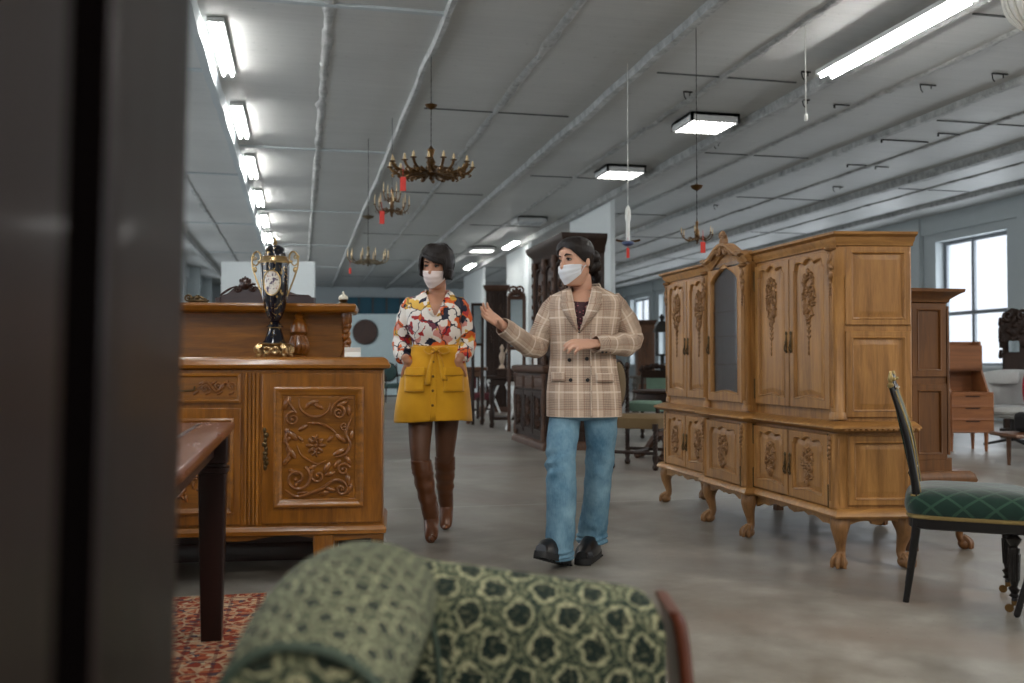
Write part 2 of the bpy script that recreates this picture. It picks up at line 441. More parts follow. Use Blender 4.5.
# white free standing piers under the beam line and white partition
PIER = plain('white_painted_pier', srgb(214, 220, 220), .6, var=.03)
for i, (pa, pb) in enumerate([(572, 613), (508, 530), (465, 484)]):
    a = onx(pb, 300, 5.26); b = onx(pa, 300, 5.26)
    o = MB().b2(5.22, 5.30, a.y, b.y, 0, CZ).build('wall_pier', PIER); struct(o)
d = 18.0; a = at(222, 262, d); b = at(315, 262, d)
o = MB().b2(-1.0, 1.0, -.05, .05, 0, a.z).build('white_partition', PIER)
w = (a-b).length; o.scale = (1, 1, 1)
for v in o.data.vertices: v.co.x *= w/2
tag(o, 'tall blank white partition panel standing behind the sideboard', 'partition'); setat(o, ((a.x+b.x)/2, (a.y+b.y)/2, 0), -TH)
# far wall: band of blue glazing over a pale low partition
BLUE = plain('teal_blue_panel', srgb(30, 92, 112), .35, var=.2)
m = MB(); p0 = ony(345, 297, YF-.1); p1 = ony(470, 297, YF-.1); zt = p0.z; zb = ony(345, 315, YF-.1).z
m.b2(p0.x, p1.x, YF-.08, YF, zb, zt); f = m.build('window_90', BLUE); struct(f)
m = MB(); k = p0.x
while k < p1.x+.1: m.b2(k-.03, k+.03, YF-.14, YF-.07, zb, zt); k += .52
m.build('mullions', GREYD, f)
PALE = plain('pale_blue_grey_board', srgb(186, 204, 208), .7, var=.05)
d = 30.0; a = at(315, 314, d); b = at(470, 314, d)
o = MB().b2(-(b-a).length/2, (b-a).length/2, -.04, .04, 0, at(390, 314, d).z).build('pale_partition', PALE)
tag(o, 'long pale blue-grey partition below the teal glazing at the far end', 'partition'); setat(o, ((a.x+b.x)/2, (a.y+b.y)/2, 0), -TH)
a = at(365, 332, d-.12)
m = MB(); m.lathe([(0, -.03), (.37, -.03), (.4, 0), (.37, .025), (.33, .02), (.14, .03), (0, .04)], n=32, M=TR(rx=pi/2))
o = m.build('round_table_top', wood('dark_walnut', srgb(40, 24, 18), srgb(74, 46, 34), .5)); tag(o, 'round dark wooden disc hung on the pale partition', 'table top'); setat(o, a, -TH)
# ---------------------------------------------------------------- lamps
PAN = emit('louvre_diffuser', (1, .97, .92, 1), LAMPE); TUBE = emit('bare_tube', (1, .99, .97, 1), LAMPE*3)
GREY = plain('grey_lamp_housing', srgb(205, 206, 204), .5); HOUSE = plain('white_lamp_housing', srgb(206, 208, 206), .4)
OFF = plain('unlit_louvre', srgb(190, 194, 196), .3)
def panel_lamp(px, py, label, lit=True, s=.6, grp='square office lamps along the ceiling', X=None, Y=None):
    p = flo(px, py, CZ-.1) if X is None else V((X, Y, CZ-.1))
    t = thing('ceiling_lamp', label, 'ceiling light', (p.x, p.y, CZ-.01), 0, grp)
    m = MB(); m.b2(-s/2, s/2, -s/2, -s/2+.03, -.1, 0); m.b2(-s/2, s/2, s/2-.03, s/2, -.1, 0); m.b2(-s/2, -s/2+.03, -s/2, s/2, -.1, 0); m.b2(s/2-.03, s/2, -s/2, s/2, -.1, 0); m.b2(-s/2, s/2, -s/2, s/2, -.03, 0)
    m.build('frame', GREY, t)
    MB().b2(-s/2+.03, s/2-.03, -s/2+.03, s/2-.03, -.075, -.06).build('diffuser', PAN if lit else OFF, t)
    m = MB()
    for k in range(1, 5):
        q = -s/2+s*k/5; m.b2(q-.005, q+.005, -s/2+.03, s/2-.03, -.1, -.08); m.b2(-s/2+.03, s/2-.03, q-.005, q+.005, -.1, -.08)
    m.build('louvre', OFF, t)
    return t
panel_lamp(705, 127, 'square louvred ceiling lamp in front of the tall pier, nearest and largest')
panel_lamp(620, 175, 'square louvred ceiling lamp directly above the tallest white pier')
panel_lamp(529, 223, 'dim small ceiling lamp between the first and second white pier', False)
panel_lamp(482, 251, 'small ceiling lamp over the far white pier', True)
def batten(p, L, rz, label, grp, name='strip_lamp', w=.16):
    t = thing(name, label, 'ceiling light', p, rz, grp)
    MB().b2(-w/2, w/2, -L/2, L/2, -.04, 0).build('housing', HOUSE, t, .004)
    for x in (-w*.28, w*.28): MB().tube([(x, -L/2+.03, -.062), (x, L/2-.03, -.062)], .014, 8).build('tube', TUBE, t)
    return t
a = flo(818, 71, CZ-.13); b = flo(905, 28, CZ-.13); c = flo(975, -6, CZ-.13)
L = (c-a).length
batten(((a.x+c.x)/2, (a.y+c.y)/2, CZ-.125), L, 0, 'long lit strip lamp on the ceiling at upper right', None, w=.2)
for i, (px, py) in enumerate([(511, 240), (470, 262)]):
    p = flo(px, py, CZ-.06); batten((p.x, p.y, CZ-.135), 1.3, 0, ['bright strip lamp by the second white pier', 'bright strip lamp by the farthest white pier'][i], None)
for i in range(12):
    y = 6.2+2.62*(i-3)  # the nearest few are out of view, added for light from the left
    batten((-.70, y, CZ-.005), 1.45, 0, 'lit twin-tube strip lamp in the long row beside the left ceiling beam', 'strip lamps along the left beam', w=.14)
# unseen lamps added to light the near half of the hall
for i, (x, y) in enumerate([(4.9, 1.0), (4.9, -3.2), (.3, -1.2), (.3, -4.6), (8.9, -1.2), (8.9, 4.2)]):
    panel_lamp(0, 0, 'unseen square louvred ceiling lamp added to light the near half of the hall', True, .6, 'added lamps over the near half', x, y)
    l = bpy.data.lights.new('lamp', 'AREA'); l.shape = 'SQUARE'; l.size = .5; l.energy = NEARP; l.color = (1, .93, .84)
    o = bpy.data.objects.new('lamp', l); COL.objects.link(o); o.location = (x, y, CZ-.115)
W = bpy.data.worlds.new('sky'); SC.world = W; W.use_nodes = True
W.node_tree.nodes['Background'].inputs[0].default_value = (.88, .94, 1, 1); W.node_tree.nodes['Background'].inputs[1].default_value = 1.2
SC.view_settings.view_transform = 'Standard'; SC.view_settings.look = 'None'; SC.view_settings.gamma = 1; SC.view_settings.use_curve_mapping = False
SC.view_settings.exposure = EXPO
# ================================================================ OAK BREAKFRONT CABINET (right)
OAK = wood('golden_oak', srgb(104, 68, 30), srgb(180, 130, 70), .42, 'Z', coat=.08)
OAKX = wood('golden_oak_rails', srgb(106, 70, 32), srgb(184, 134, 74), .42, 'Y', coat=.08)
CARV = wood('oak_carving', srgb(100, 68, 38), srgb(150, 108, 64), .5, 'Z', 3)
BRASSD = plain('dark_brass', srgb(84, 68, 44), .4, .8)
L1 = 2.30; H1 = L1/2
cab1 = thing('breakfront_cabinet', 'large golden oak breakfront cabinet on claw feet with carved doors and one glazed arched door', 'cabinet',
             (0, 0, 0), -pi/2)
pc = flo(833, 568); 
cab1.location = (pc.x+.015, pc.y+H1-.03, 0)
DW = .38
def spl(x, y, z):  # splayed ends: the back is wider than the front
    return (x*(1+.19*max(0, y)/H1), y, z)
def B1(m, name, mat=OAK, par=cab1, **k): return m.build(name, mat, par, fn=spl, **k)
CP1 = [(H1-1.44, H1-.86)]  # centre block x-range
cx0, cx1 = -.29, .29
cab1.scale = (1, 1, 1.012)
# --- lower body
m = MB(); m.b2(-H1, H1, 0, DW, .29, .685); m.b2(cx0, cx1, -.055, .01, .29, .685); B1(m, 'lower_body', bevel=.006)
m = MB(); prof = [(0, .25), (.035, .252), (.04, .262), (.036, .27), (.022, .285), (.014, .292), (0, .295)]
m.mould(-H1, H1, -.0, DW, prof); m.mould(cx0, cx1, -.055, .1, prof); B1(m, 'base_moulding', OAKX)
m = MB(); prof = [(0, .665), (.02, .67), (.05, .682), (.056, .69), (.05, .70), (.03, .708), (.012, .716), (0, .722)]
m.mould(-H1, H1, 0, DW, prof); m.mould(cx0, cx1, -.055, .1, prof); B1(m, 'waist_moulding', OAKX)
# beaded edge on the end of the waist moulding
m = MB()
for k in range(14): m.ell((H1*1.0+.056+.012*k/14*0+.19*(DW*k/14), DW*k/14+.01, .683), (.011, .011, .009), 8, 5)
m.build('beading', OAKX, cab1)
# --- upper body
m = MB(); UX = H1-.012; m.b2(-UX+.05, UX, .012, DW, .715, 1.60); m.b2(cx0+.005, cx1-.005, -.04, .05, .715, 1.60); B1(m, 'upper_body', bevel=.006)
m = MB(); prof = [(0, 1.585), (.012, 1.588), (.014, 1.60), (.026, 1.612), (.03, 1.628), (.05, 1.64), (.052, 1.652), (.0, 1.655)]
m.mould(-UX+.05, UX, .012, DW, prof); B1(m, 'cornice', OAKX)
# arched cornice over the centre
m = MB(); N = 40; P = []
sec = [(0, 0), (-.012, .004), (-.014, .016), (-.026, .028), (-.03, .042), (-.05, .052), (-.052, .066), (0.02, .068), (.02, 0)]
for i in range(N+1):
    u = -1+2*i/N; x = u*.29; z = 1.585+.085*(max(0, cos(u*pi*.62))**1.6)+(.01 if abs(u) > .85 else 0)
    P.append([(x, -.04+a, z+b) for a, b in sec])
m.grid(P, True); B1(m, 'arched_cornice', OAKX)
m = MB(); pts = [(-.28, 1.58)]+[(-.28+.56*i/20, 1.59+.085*(max(0, cos((-1+i/10)*pi*.62))**1.6)) for i in range(21)]+[(.28, 1.58)]
m.prism(pts, -.038, .03); B1(m, 'arch_board')
# carved crest
m = MB()
m.ell((0, -.06, 1.735), (.045, .022, .062), 14, 10); m.ell((0, -.078, 1.735), (.022, .012, .036), 10, 8)
for s in (-1, 1):
    scroll(m, s*.05, 1.69, .032, 1.3, s, pi/2, -.07, .012); scroll(m, s*.03, 1.785, .02, 1.1, -s, 0, -.065, .008)
    vine(m, [(s*.04, 1.70), (s*.10, 1.682), (s*.15, 1.655), (s*.21, 1.66)], -.075, .014)
    for k in range(4): leaf(m, s*(.07+.035*k), 1.69-.011*k, .05, .022, s*(-.6+.2*k), -.078, .01)
for k in range(7): leaf(m, .032*sin(-1.2+.4*k), 1.765+.032*cos(-1.2+.4*k), .04, .016, pi/2-(-1.2+.4*k), -.07, .009)
m.build('crest', CARV, cab1)
# --- doors
def brk(A, B=1.0):
    def f(u):
        a = abs(u)
        if a > .93: return -A*.6
        return A*(.1+abs(cos(1.5*pi*u*.98))**.55*(1.0 if a < .34 else .55))
    return f
def low(A):
    return lambda u: A*(cos(pi*u)*.5+.5) if abs(u) < 1 else 0
def bouquet(m, cx, cz, w, h, y, seed=1, tail=True):
    r = random.Random(seed); 
    for k in range(52):
        t = k/51; z = cz+h/2-h*t*(.62 if tail else 1); q = (t*(1-t)*4)**.5*(1 if not tail else (1-.35*t))
        x = cx+w/2*q*(r.random()*2-1); leaf(m, x, z, .03+.02*r.random(), .014, r.random()*6.28, y, .010+.006*r.random())
    rosette(m, cx, cz+h*(.26 if tail else .04), w*.24, y-.003, 6)
    for s in (-1, 1):
        vine(m, [(cx+s*w*.30, cz+h*.36), (cx+s*w*.40, cz+h*.18), (cx+s*w*.22, cz+h*.06), (cx+s*w*.3, cz-h*.02)], y, .0035)
        scroll(m, cx+s*w*.3, cz+h*.42, w*.16, 1.2, s, pi/2, y, .005)
    if tail:
        for k in range(7):
            z = cz-h*.12-h*.38*k/6; m.ell((cx, y, z), (.009-.0008*k, .008, .014), 8, 5)
            if k < 4:
                for s in (-1, 1): leaf(m, cx+s*.014, z+.006, .024, .01, s*.9, y)
def hinge(par, x, zs, y):
    for z in zs:
        m = MB(); m.tube([(x, y, z-.045), (x, y, z+.045)], .006, 8); m.ell((x, y, z+.050), (.007, .007, .009), 8, 5); m.ell((x, y, z-.050), (.007, .007, .009), 8, 5)
        m.build('hinge', BRASSD, par, fn=spl)
def escut(par, x, z, y):
    m = MB(); m.ell((x, y, z), (.006, .004, .05), 10, 10); m.ell((x, y, z+.048), (.009, .005, .012), 8, 6); m.ell((x, y, z-.048), (.009, .005, .012), 8, 6); m.ell((x, y-.003, z), (.008, .005, .010), 8, 6)
    m.tube([(x, y-.006, z-.01), (x, y-.012, z-.03), (x, y-.008, z-.05)], .004, 6)
    m.build('handle', BRASSD, par)
doors = [(-1.05, -.70, 1, .012), (-.69, -.30, -1, .012), (.30, .69, 1, .012), (.70, 1.09, -1, .012)]
for i, (a, b, hs, y) in enumerate(doors):
    m = MB(); m.panel(a, b, .775, 1.565, y, .022, .05, brk(.03), low(.014), n=30, rec=.012, raise_=.008)
    d = B1(m, 'door'); c = MB(); bouquet(c, (a+b)/2, 1.27, .14, .42, y-.017, i+2); c.build('carving', CARV, d)
    escut(d, b-.02 if hs > 0 else a+.02, 1.12, y-.026); hinge(d, a-.004 if hs > 0 else b+.004, (.86, 1.48), y-.02)
    y = 0
    m = MB(); m.panel(a, b, .298, .652, y, .022, .05, brk(.022), low(.012), n=30, rec=.012, raise_=.008)
    d = B1(m, 'door'); c = MB(); bouquet(c, (a+b)/2, .475, .11, .17, y-.017, i+9, False); c.build('carving', CARV, d)
    escut(d, b-.02 if hs > 0 else a+.02, .47, y-.026); hinge(d, a-.004 if hs > 0 else b+.004, (.35, .60), y-.02)
# centre glazed door
arch = lambda u: .075*max(0, cos(u*pi/2))**.8+.02*max(0, cos(u*pi*1.5)) - .03
m = MB(); m.panel(-.235, .235, .775, 1.585, -.04, .024, .05, arch, low(.016), n=40, hole=True); d = B1(m, 'glazed_door')
MB().b2(-.19, .19, -.05, -.046, .82, 1.62).build('glass', GLASS, d); hinge(d, .238, (.86, 1.44), -.06); escut(d, -.215, 1.12, -.068)
m = MB(); m.panel(-.235, .235, .298, .652, -.055, .022, .055, brk(.022), low(.012), n=30); d = B1(m, 'door')
c = MB(); bouquet(c, 0, .475, .13, .18, -.072, 30, False); c.build('carving', CARV, d); hinge(d, .238, (.35, .60), -.075)
# interior shade painted as a dark sheet behind the glass, with thin shelves
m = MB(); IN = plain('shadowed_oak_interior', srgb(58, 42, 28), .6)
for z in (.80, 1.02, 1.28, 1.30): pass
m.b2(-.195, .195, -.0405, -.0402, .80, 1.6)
m.build('interior_shade', IN, cab1)
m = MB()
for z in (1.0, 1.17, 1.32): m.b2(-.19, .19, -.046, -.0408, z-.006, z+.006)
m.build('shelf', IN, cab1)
# pilasters
m_p = lambda: MB()
for x, y, w in ((H1-.035, .02, .032), (-H1+.08, .02, .022), (.268, -.045, .024), (-.268, -.045, .024)):
    m = MB()
    m.rings([(x, y, .73, w+.006, w+.006), (x, y, .76, w+.004, w+.004), (x, y, .765, w, w), (x, y, 1.43, w, w), (x, y, 1.44, w+.005, w+.005), (x, y, 1.58, w+.008, w+.008)], 16, 3)
    for k in (-1, 0, 1): m.tube([(x+k*.015, y-w-.001, .79), (x+k*.015, y-w-.001, 1.40)], .0045, 6)
    p = B1(m, 'pilaster'); c = MB()
    for k in range(6): leaf(c, x+(-1)**k*.008, 1.44+.024*k, .05, .026, 1.2+.6*(k % 3), y-w-.006, .012)
    for k in range(5): m2 = leaf(c, x, 1.42-.018*k, .03-.003*k, .018, pi/2, y-w-.003, .009)
    c.ell((x, y-w+.0, 1.575), (w+.012, .03, .016), 10, 6); B1(c, 'capital', CARV, p)
    yy = y-.012 if abs(x) > .5 else y-.012
    m = MB(); m.rings([(x, yy, .295, w+.004, w), (x, yy, .33, w, w), (x, yy, .62, w, w), (x, yy, .662, w+.005, w)], 16, 3); p = B1(m, 'pilaster'); c = MB()
    for k in range(5): leaf(c, x, .635-.024*k, .036-.004*k, .03-.003*k, pi/2, yy-w-.003, .011)
    c.tube([(x, yy-w, .33), (x, yy-w, .52)], .006, 6); B1(c, 'capital', CARV, p)
# end panels (near and far)
for s in (1,):
    for (y0, y1, z0, z1, xx) in ((.045, DW-.012, 1.195, 1.585, UX), (.045, DW-.012, .74, 1.165, UX), (.045, DW-.012, .31, .65, H1)):
        m = MB(); M = TR(xx*s, 0, 0, rz=pi/2*s)
        m.panel(y0, y1, z0, z1, 0, .012, .035, n=6, rec=.010, raise_=.006)
        # rotate so that the panel faces +x
        m.v = [((xx-y)+.19*max(0, x)*xx/H1, x, z) for x, y, z in m.v]
        m.build('end_panel', OAK, cab1)
# scalloped apron
def apron(x0, x1, y, n, amp):
    pts = [(x0, .255)]; N = 48
    for i in range(N+1):
        u = i/N; s_ = abs(sin(u*pi*n)); e = (2*u-1)**2
        pts.append((x0+(x1-x0)*u, .225-.045*e+amp*s_*.8-.012*(abs(u-.5) < .08)))
    pts.append((x1, .255)); m = MB(); m.prism(pts, y, y+.02); return m
B1(apron(cx1, H1, .0, 6, .015), 'apron', OAKX); B1(apron(-H1, cx0, .0, 6, .015), 'apron', OAKX); B1(apron(cx0, cx1, -.055, 5, .014), 'apron', OAKX)
m = apron(0, DW, 0, 2, .02); m.v = [(H1-.02+y+.19*x, x, z) for x, y, z in m.v]; m.build('apron', OAKX, cab1)
# cabriole legs with ball and claw feet
def claw(x, y, dx, dy, h=.25, R=.045):
    m = MB(); l = sqrt(dx*dx+dy*dy); dx /= l; dy /= l
    pth = [(0, h), (.018, h*.84), (.02, h*.66), (.006, h*.44), (.002, h*.30), (.016, h*.20)]
    rad = [R*1.1, R*1.05, R*.8, R*.55, R*.5, R*.6]
    m.tube([(x+dx*a, y+dy*a, z) for a, z in pth], rad, 12, smooth=14)
    m.ell((x+dx*.026, y+dy*.026, h*.125), (R*.86, R*.86, h*.125), 12, 8)
    for k in (-1, 0, 1):
        a = atan2(dy, dx)+k*.8
        m.tube([(x+dx*.014+cos(a)*R*.3, y+dy*.014+sin(a)*R*.3, h*.27), (x+dx*.026+cos(a)*R*.85, y+dy*.026+sin(a)*R*.85, h*.17), (x+dx*.026+cos(a)*R*.95, y+dy*.026+sin(a)*R*.95, h*.03)], [.014, .013, .009], 6, smooth=6)
    return m
for x, y, dx, dy in ((H1-.03, .03, .7, -.7), (-H1+.03, .03, -.7, -.7), (.26, -.02, .4, -.9), (-.26, -.02, -.4, -.9)): claw(x, y, dx, dy).build('leg', CARV, cab1)
for x in (H1+.02, -H1-.02): claw(x, DW-.05, .7 if x > 0 else -.7, .3).build('leg', CARV, cab1)
# ---------------------------------------------------------------- second cabinet, back to back
W2 = wood('chestnut_veneer', srgb(70, 42, 18), srgb(118, 76, 34), .38, 'Z')
p2 = flo(976, 551)
cab2 = thing('stepped_cabinet', 'plain brown wooden cabinet with flat panelled end standing behind the oak breakfront', 'cabinet', (p2.x-.02, p2.y+.04, 0), 0)
# local: x = image right (front of this cabinet looks right), near end at y=0
D2 = .34; LL = 1.6
S2 = 5.13/FPX
zx = lambda py: 1.02-(py-HZ)*S2
m = MB(); m.b2(-D2, 0, 0, LL, .24, zx(486)); m.build('lower_body', W2, cab2, .005)
m = MB(); m.mould(-D2, .02, 0, LL, [(0, zx(487)), (.02, zx(484)), (.028, zx(480)), (.018, zx(474)), (0, zx(471))], True); m.build('waist_moulding', W2, cab2)
m = MB(); m.b2(-D2, -.075, .02, LL, zx(474), zx(458)); m.b2(-D2, -.10, .03, LL, zx(460), zx(292)); m.build('upper_body', W2, cab2, .004)
m = MB(); m.mould(-D2, -.10, .03, LL, [(0, zx(303)), (.012, zx(302)), (.016, zx(299)), (.05, zx(294)), (.07, zx(292)), (.072, zx(289)), (0, zx(288))], True); m.build('cornice', W2, cab2)
for z0, z1 in ((zx(377), zx(303)), (zx(460), zx(384))):
    m = MB(); m.panel(-D2+.02, -.105, z0, z1, .03, .012, .04, n=4, rec=.009, raise_=0); m.build('end_panel', W2, cab2)
m = MB(); m.panel(-D2+.02, -.02, .26, zx(489), 0, .01, .04, n=4); m.build('end_panel', W2, cab2)
for y in (.03, .8, 1.55): claw(-.03, y, .8, -.5, .26, .04).build('leg', W2, cab2)
for y in (.04, 1.5):
    m = MB(); m.b2(-D2+.0, -D2+.05, y-.02, y+.03, 0, .25); m.build('leg', W2, cab2)
for k in range(3):
    m = MB(); m.panel(.02+.52*k, .5+.52*k, zx(455), zx(306), 0, .016, .05, n=4); m.v = [(-.10-y, x, z) for x, y, z in m.v]; m.build('door', W2, cab2)
# ================================================================ SIDEBOARD (left)
SBW = wood('honey_stained_walnut', srgb(82, 44, 5), srgb(162, 102, 22), .3, 'Z', coat=.4)
SBX = wood('honey_stained_rails', srgb(84, 46, 6), srgb(166, 106, 25), .3, 'X', coat=.4)
SBC = wood('honey_carving', srgb(80, 42, 5), srgb(150, 90, 22), .32, 'X', 3, coat=.5)
d = 4.35; S = d/FPX
xs = lambda px: (px-194)*S
zs = lambda py: 1.02-(py-HZ)*S
SBA = -TH+radians(7); SX = V((cos(SBA), sin(SBA), 0)); SY = V((-sin(SBA), cos(SBA), 0))
o = at(383, 400, d)-SX*xs(383)
sb = thing('carved_sideboard', 'honey brown carved sideboard with scrollwork door panel and raised back shelf at left', 'sideboard', (o.x, o.y, 0), SBA)
BX = xs(383); DS = .50
def SB(m, name, mat=SBW, par=sb, **k): return m.build(name, mat, par, **k)
m = MB(); m.b2(-BX, BX, 0, DS, zs(526), zs(369)); SB(m, 'body', bevel=.004)
m = MB(); m.mould(-BX, BX, 0, DS, [(0, zs(370)), (.012, zs(369)), (.03, zs(368)), (.034, zs(365)), (.026, zs(363.5)), (.020, zs(360)), (.006, zs(357.5)), (0, zs(357))], M=None); SB(m, 'top_slab', SBX)
m = MB(); m.mould(-BX, BX, 0, DS, [(0, zs(533)), (.014, zs(532)), (.018, zs(528)), (.010, zs(524.5)), (0, zs(523))]); SB(m, 'base_moulding', SBX)
pts = [(-BX, zs(531))]+[(-BX+2*BX*i/60, zs(541)+.025*(1-abs(2*i/60-1)**6)+.012*cos(i*pi/7.5)) for i in range(61)]+[(BX, zs(531))]
m = MB(); m.prism(pts, .012, .035); SB(m, 'apron', SBX)
for px in (66, 325): 
    for y in (.03, DS-.06):
        m = MB(); x = xs(px); m.rings([(x, y, 0, .032, .032), (x, y, .03, .036, .036), (x, y, .10, .044, .04), (x, y, zs(533), .05, .045)], 12, 5, sub=8); SB(m, 'leg')
for px in (376, 12):
    m = MB(); x = xs(px); m.rings([(x, DS-.05, 0, .03, .03), (x, DS-.05, zs(533), .035, .035)], 12, 5); SB(m, 'leg')
def sbdoor(x0, x1, hs):
    m = MB(); m.b2(x0, x1, -.012, 0, zs(521), zs(373)); d_ = SB(m, 'door', bevel=.004)
    a, b, c, e = x0+xs(277)-xs(265), x1-(xs(383)-xs(365)), zs(505), zs(386.6)
    m = MB()
    # picture-frame moulding around the recessed carved field
    P = []
    for q, yy in ((0, -.012), (0, -.026), (.008, -.032), (.016, -.03), (.024, -.022), (.036, -.018), (.042, -.008), (.046, -.0125)):
        P.append([(a+q, yy, c+q), (b-q, yy, c+q), (b-q, yy, e-q), (a+q, yy, e-q)])
    m.grid(P, True, False, True); SB(m, 'panel_frame', SBX, d_, bevel=.001)
    c_ = MB(); cxx = (a+b)/2; k = 1 if hs > 0 else -1; yy = -.017
    X = lambda u: cxx+k*((170+u/3.413)-323)*S*1.0
    Z = lambda v: zs(350+v/3.413)
    vine(c_, [(X(455), Z(165)), (X(462), Z(200)), (X(490), Z(222)), (X(525), Z(224)), (X(552), Z(205)), (X(560), Z(180))], yy, .007)
    scroll(c_, X(436), Z(232), .034, 1.5, k, 1.2, yy, .007); scroll(c_, X(588), Z(212), .032, 1.5, -k, 1.8, yy, .007)
    vine(c_, [(X(418), Z(170)), (X(430), Z(190)), (X(448), Z(214))], yy, .007); vine(c_, [(X(636), Z(166)), (X(600), Z(165)), (X(568), Z(190)), (X(560), Z(222))], yy, .006)
    vine(c_, [(X(482), Z(246)), (X(520), Z(248)), (X(556), Z(262)), (X(580), Z(282))], yy, .007)
    scroll(c_, X(606), Z(258), .022, 1.3, -k, 0, yy, .006); vine(c_, [(X(630), Z(232)), (X(612), Z(280)), (X(626), Z(318)), (X(612), Z(350)), (X(578), Z(362))], yy, .008)
    scroll(c_, X(452), Z(432), .062, 1.55, -k, 1.0, yy, .009); vine(c_, [(X(412), Z(470)), (X(450), Z(492)), (X(500), Z(480)), (X(540), Z(462)), (X(574), Z(440)), (X(606), Z(446)), (X(622), Z(480))], yy, .009)
    scroll(c_, X(520), Z(424), .034, 1.3, k, 2.2, yy, .007); scroll(c_, X(604), Z(404), .030, 1.4, k, .3, yy, .007); scroll(c_, X(598), Z(470), .026, 1.3, -k, 0, yy, .007)
    vine(c_, [(X(450), Z(320)), (X(462), Z(350)), (X(490), Z(372)), (X(520), Z(384)), (X(545), Z(372))], yy, .005)
    vine(c_, [(X(424), Z(262)), (X(412), Z(300)), (X(424), Z(340)), (X(414), Z(378))], yy, .007)
    rosette(c_, X(512), Z(322), .046, yy, 8); rosette(c_, X(512), Z(300), .022, yy-.004, 5); rosette(c_, X(512), Z(345), .022, yy-.004, 5)
    rr = random.Random(4)
    for (u, v, L_, an) in [(415, 180, 40, 1.2), (430, 285, 45, 2.4), (420, 300, 34, .7), (430, 345, 40, 2.2), (416, 372, 34, .9), (470, 262, 30, .6), (500, 178, 34, .3), (520, 190, 30, -.5), (486, 186, 26, 1.0), (600, 182, 36, .5), (622, 206, 30, 1.6), (630, 290, 34, 1.4), (596, 300, 36, -.6), (590, 345, 36, .5), (560, 300, 24, .9), (462, 300, 22, -.8), (548, 398, 34, 1.1), (560, 418, 30, .3), (500, 396, 30, .6), (440, 410, 32, -.4), (452, 450, 30, .8), (560, 470, 34, -.3), (540, 482, 34, .2), (620, 440, 34, 1.7), (625, 470, 30, 1.2), (470, 480, 28, .1), (583, 385, 30, .9), (619, 372, 30, 2.1)]:
        leaf(c_, X(u), Z(v), L_*S/3.413*1.3, L_*S/3.413*.55, k*an, yy, .009)
    c_.build('carving', SBC, d_)
    hx = x0+.018 if hs > 0 else x1-.018
    m = MB(); zc = zs(447); 
    for q in range(9): m.ell((hx+.004*sin(q*2.1), -.018, zc-.085+q*.021), (.008+.004*(q % 2), .006, .013), 8, 6)
    m.tube([(hx, -.022, zc-.03), (hx+.012, -.034, zc-.045), (hx, -.03, zc-.06)], .0045, 6); m.build('handle', BRASSD, d_)
sbdoor(xs(265), xs(382), 1); sbdoor(-xs(382), -xs(265), -1)
# turned corner strips between the sections
for k in (1, -1):
    m = MB()
    for q in range(4): m.tube([(k*xs(249.5+3.8*q), -.006, zs(521)), (k*xs(249.5+3.8*q), -.006, zs(373))], .0075, 8)
    SB(m, 'fluting')
# middle drawers and doors
for k in (1,):
    a, b = (-xs(245), xs(245))
    m = MB(); m.panel(a, b, zs(402), zs(373), 0, .02, .014, n=3, rec=.008, raise_=0); dr = SB(m, 'drawer', SBX)
    c_ = MB(); cx = (a+b)/2; zc = zs(387)
    for s_ in (-1, 1):
        vine(c_, [(cx+s_*.05, zc), (cx+s_*.09, zc+.024), (cx+s_*.13, zc-.018), (cx+s_*.17, zc+.022), (cx+s_*.205, zc-.01)], -.016, .006)
        scroll(c_, cx+s_*.08, zc-.006, .02, 1.2, s_, 0, -.016, .005); scroll(c_, cx+s_*.14, zc+.01, .022, 1.3, -s_, 0, -.016, .005); scroll(c_, cx+s_*.195, zc+.006, .018, 1.3, s_, 0, -.016, .005)
        for q in range(7): leaf(c_, cx+s_*(.04+.026*q), zc-.024+.046*(q % 2), .032, .013, s_*.6, -.016)
    c_.build('carving', SBC, dr)
    m = MB(); m.tube([(cx-.035, -.02, zc+.004), (cx-.03, -.032, zc-.012), (cx+.03, -.032, zc-.012), (cx+.035, -.02, zc+.004)], .0045, 6, smooth=10); m.build('handle', BRASSD, dr)
    m = MB(); m.b2(a, b, -.012, 0, zs(521), zs(407)); d_ = SB(m, 'door', bevel=.003)
    P = []
    for q, yy in ((.03, -.012), (.03, -.022), (.038, -.026), (.048, -.02), (.056, -.0125)):
        P.append([(a+q, yy, zs(510)+q-.03), (b-q, yy, zs(510)+q-.03), (b-q, yy, zs(417)-q+.03), (a+q, yy, zs(417)-q+.03)])
    m = MB(); m.grid(P, True, False, True); SB(m, 'panel_frame', SBX, d_)
    c_ = MB(); bouquet(c_, cx, zs(462), .20, .30, -.014, 12, False); c_.build('carving', SBC, d_)
# back shelf
yb = .34; zt = 1.02-(305.5-HZ)*(d+yb)/FPX; z2 = zt-.042
xr = (346-194)*(d+.24)/FPX
m = MB(); m.b2(-xr+.03, xr-.045, yb, yb+.03, zs(358), z2); SB(m, 'back_board', SBX)
m = MB(); m.mould(-xr+.02, xr-.02, yb-.12, DS, [(0, z2), (.01, z2+.004), (.016, z2+.012), (.02, z2+.03), (.014, zt), (0, zt+.001)]); SB(m, 'shelf', SBX)
for s_ in (1, -1):
    m = MB(); x = s_*(xr-.05); y = yb-.05; z0 = zs(357); hh = z2-z0
    m.lathe([(.028, z0), (.028, z0+.02), (.018, z0+.03), (.02, z0+.05)], (x, y, 0), 14); twist(m, x, y, z0+.03, z0+hh*.8, .020, 2.5, 8); m.lathe([(.02, z2-.06), (.026, z2-.045), (.026, z2)], (x, y, 0), 14)
    for q in range(6): m.ell((x+.012*sin(q*2), y-.014, z0+.05+q*.026), (.014, .012, .016), 8, 6)
    SB(m, 'carved_column', SBC)
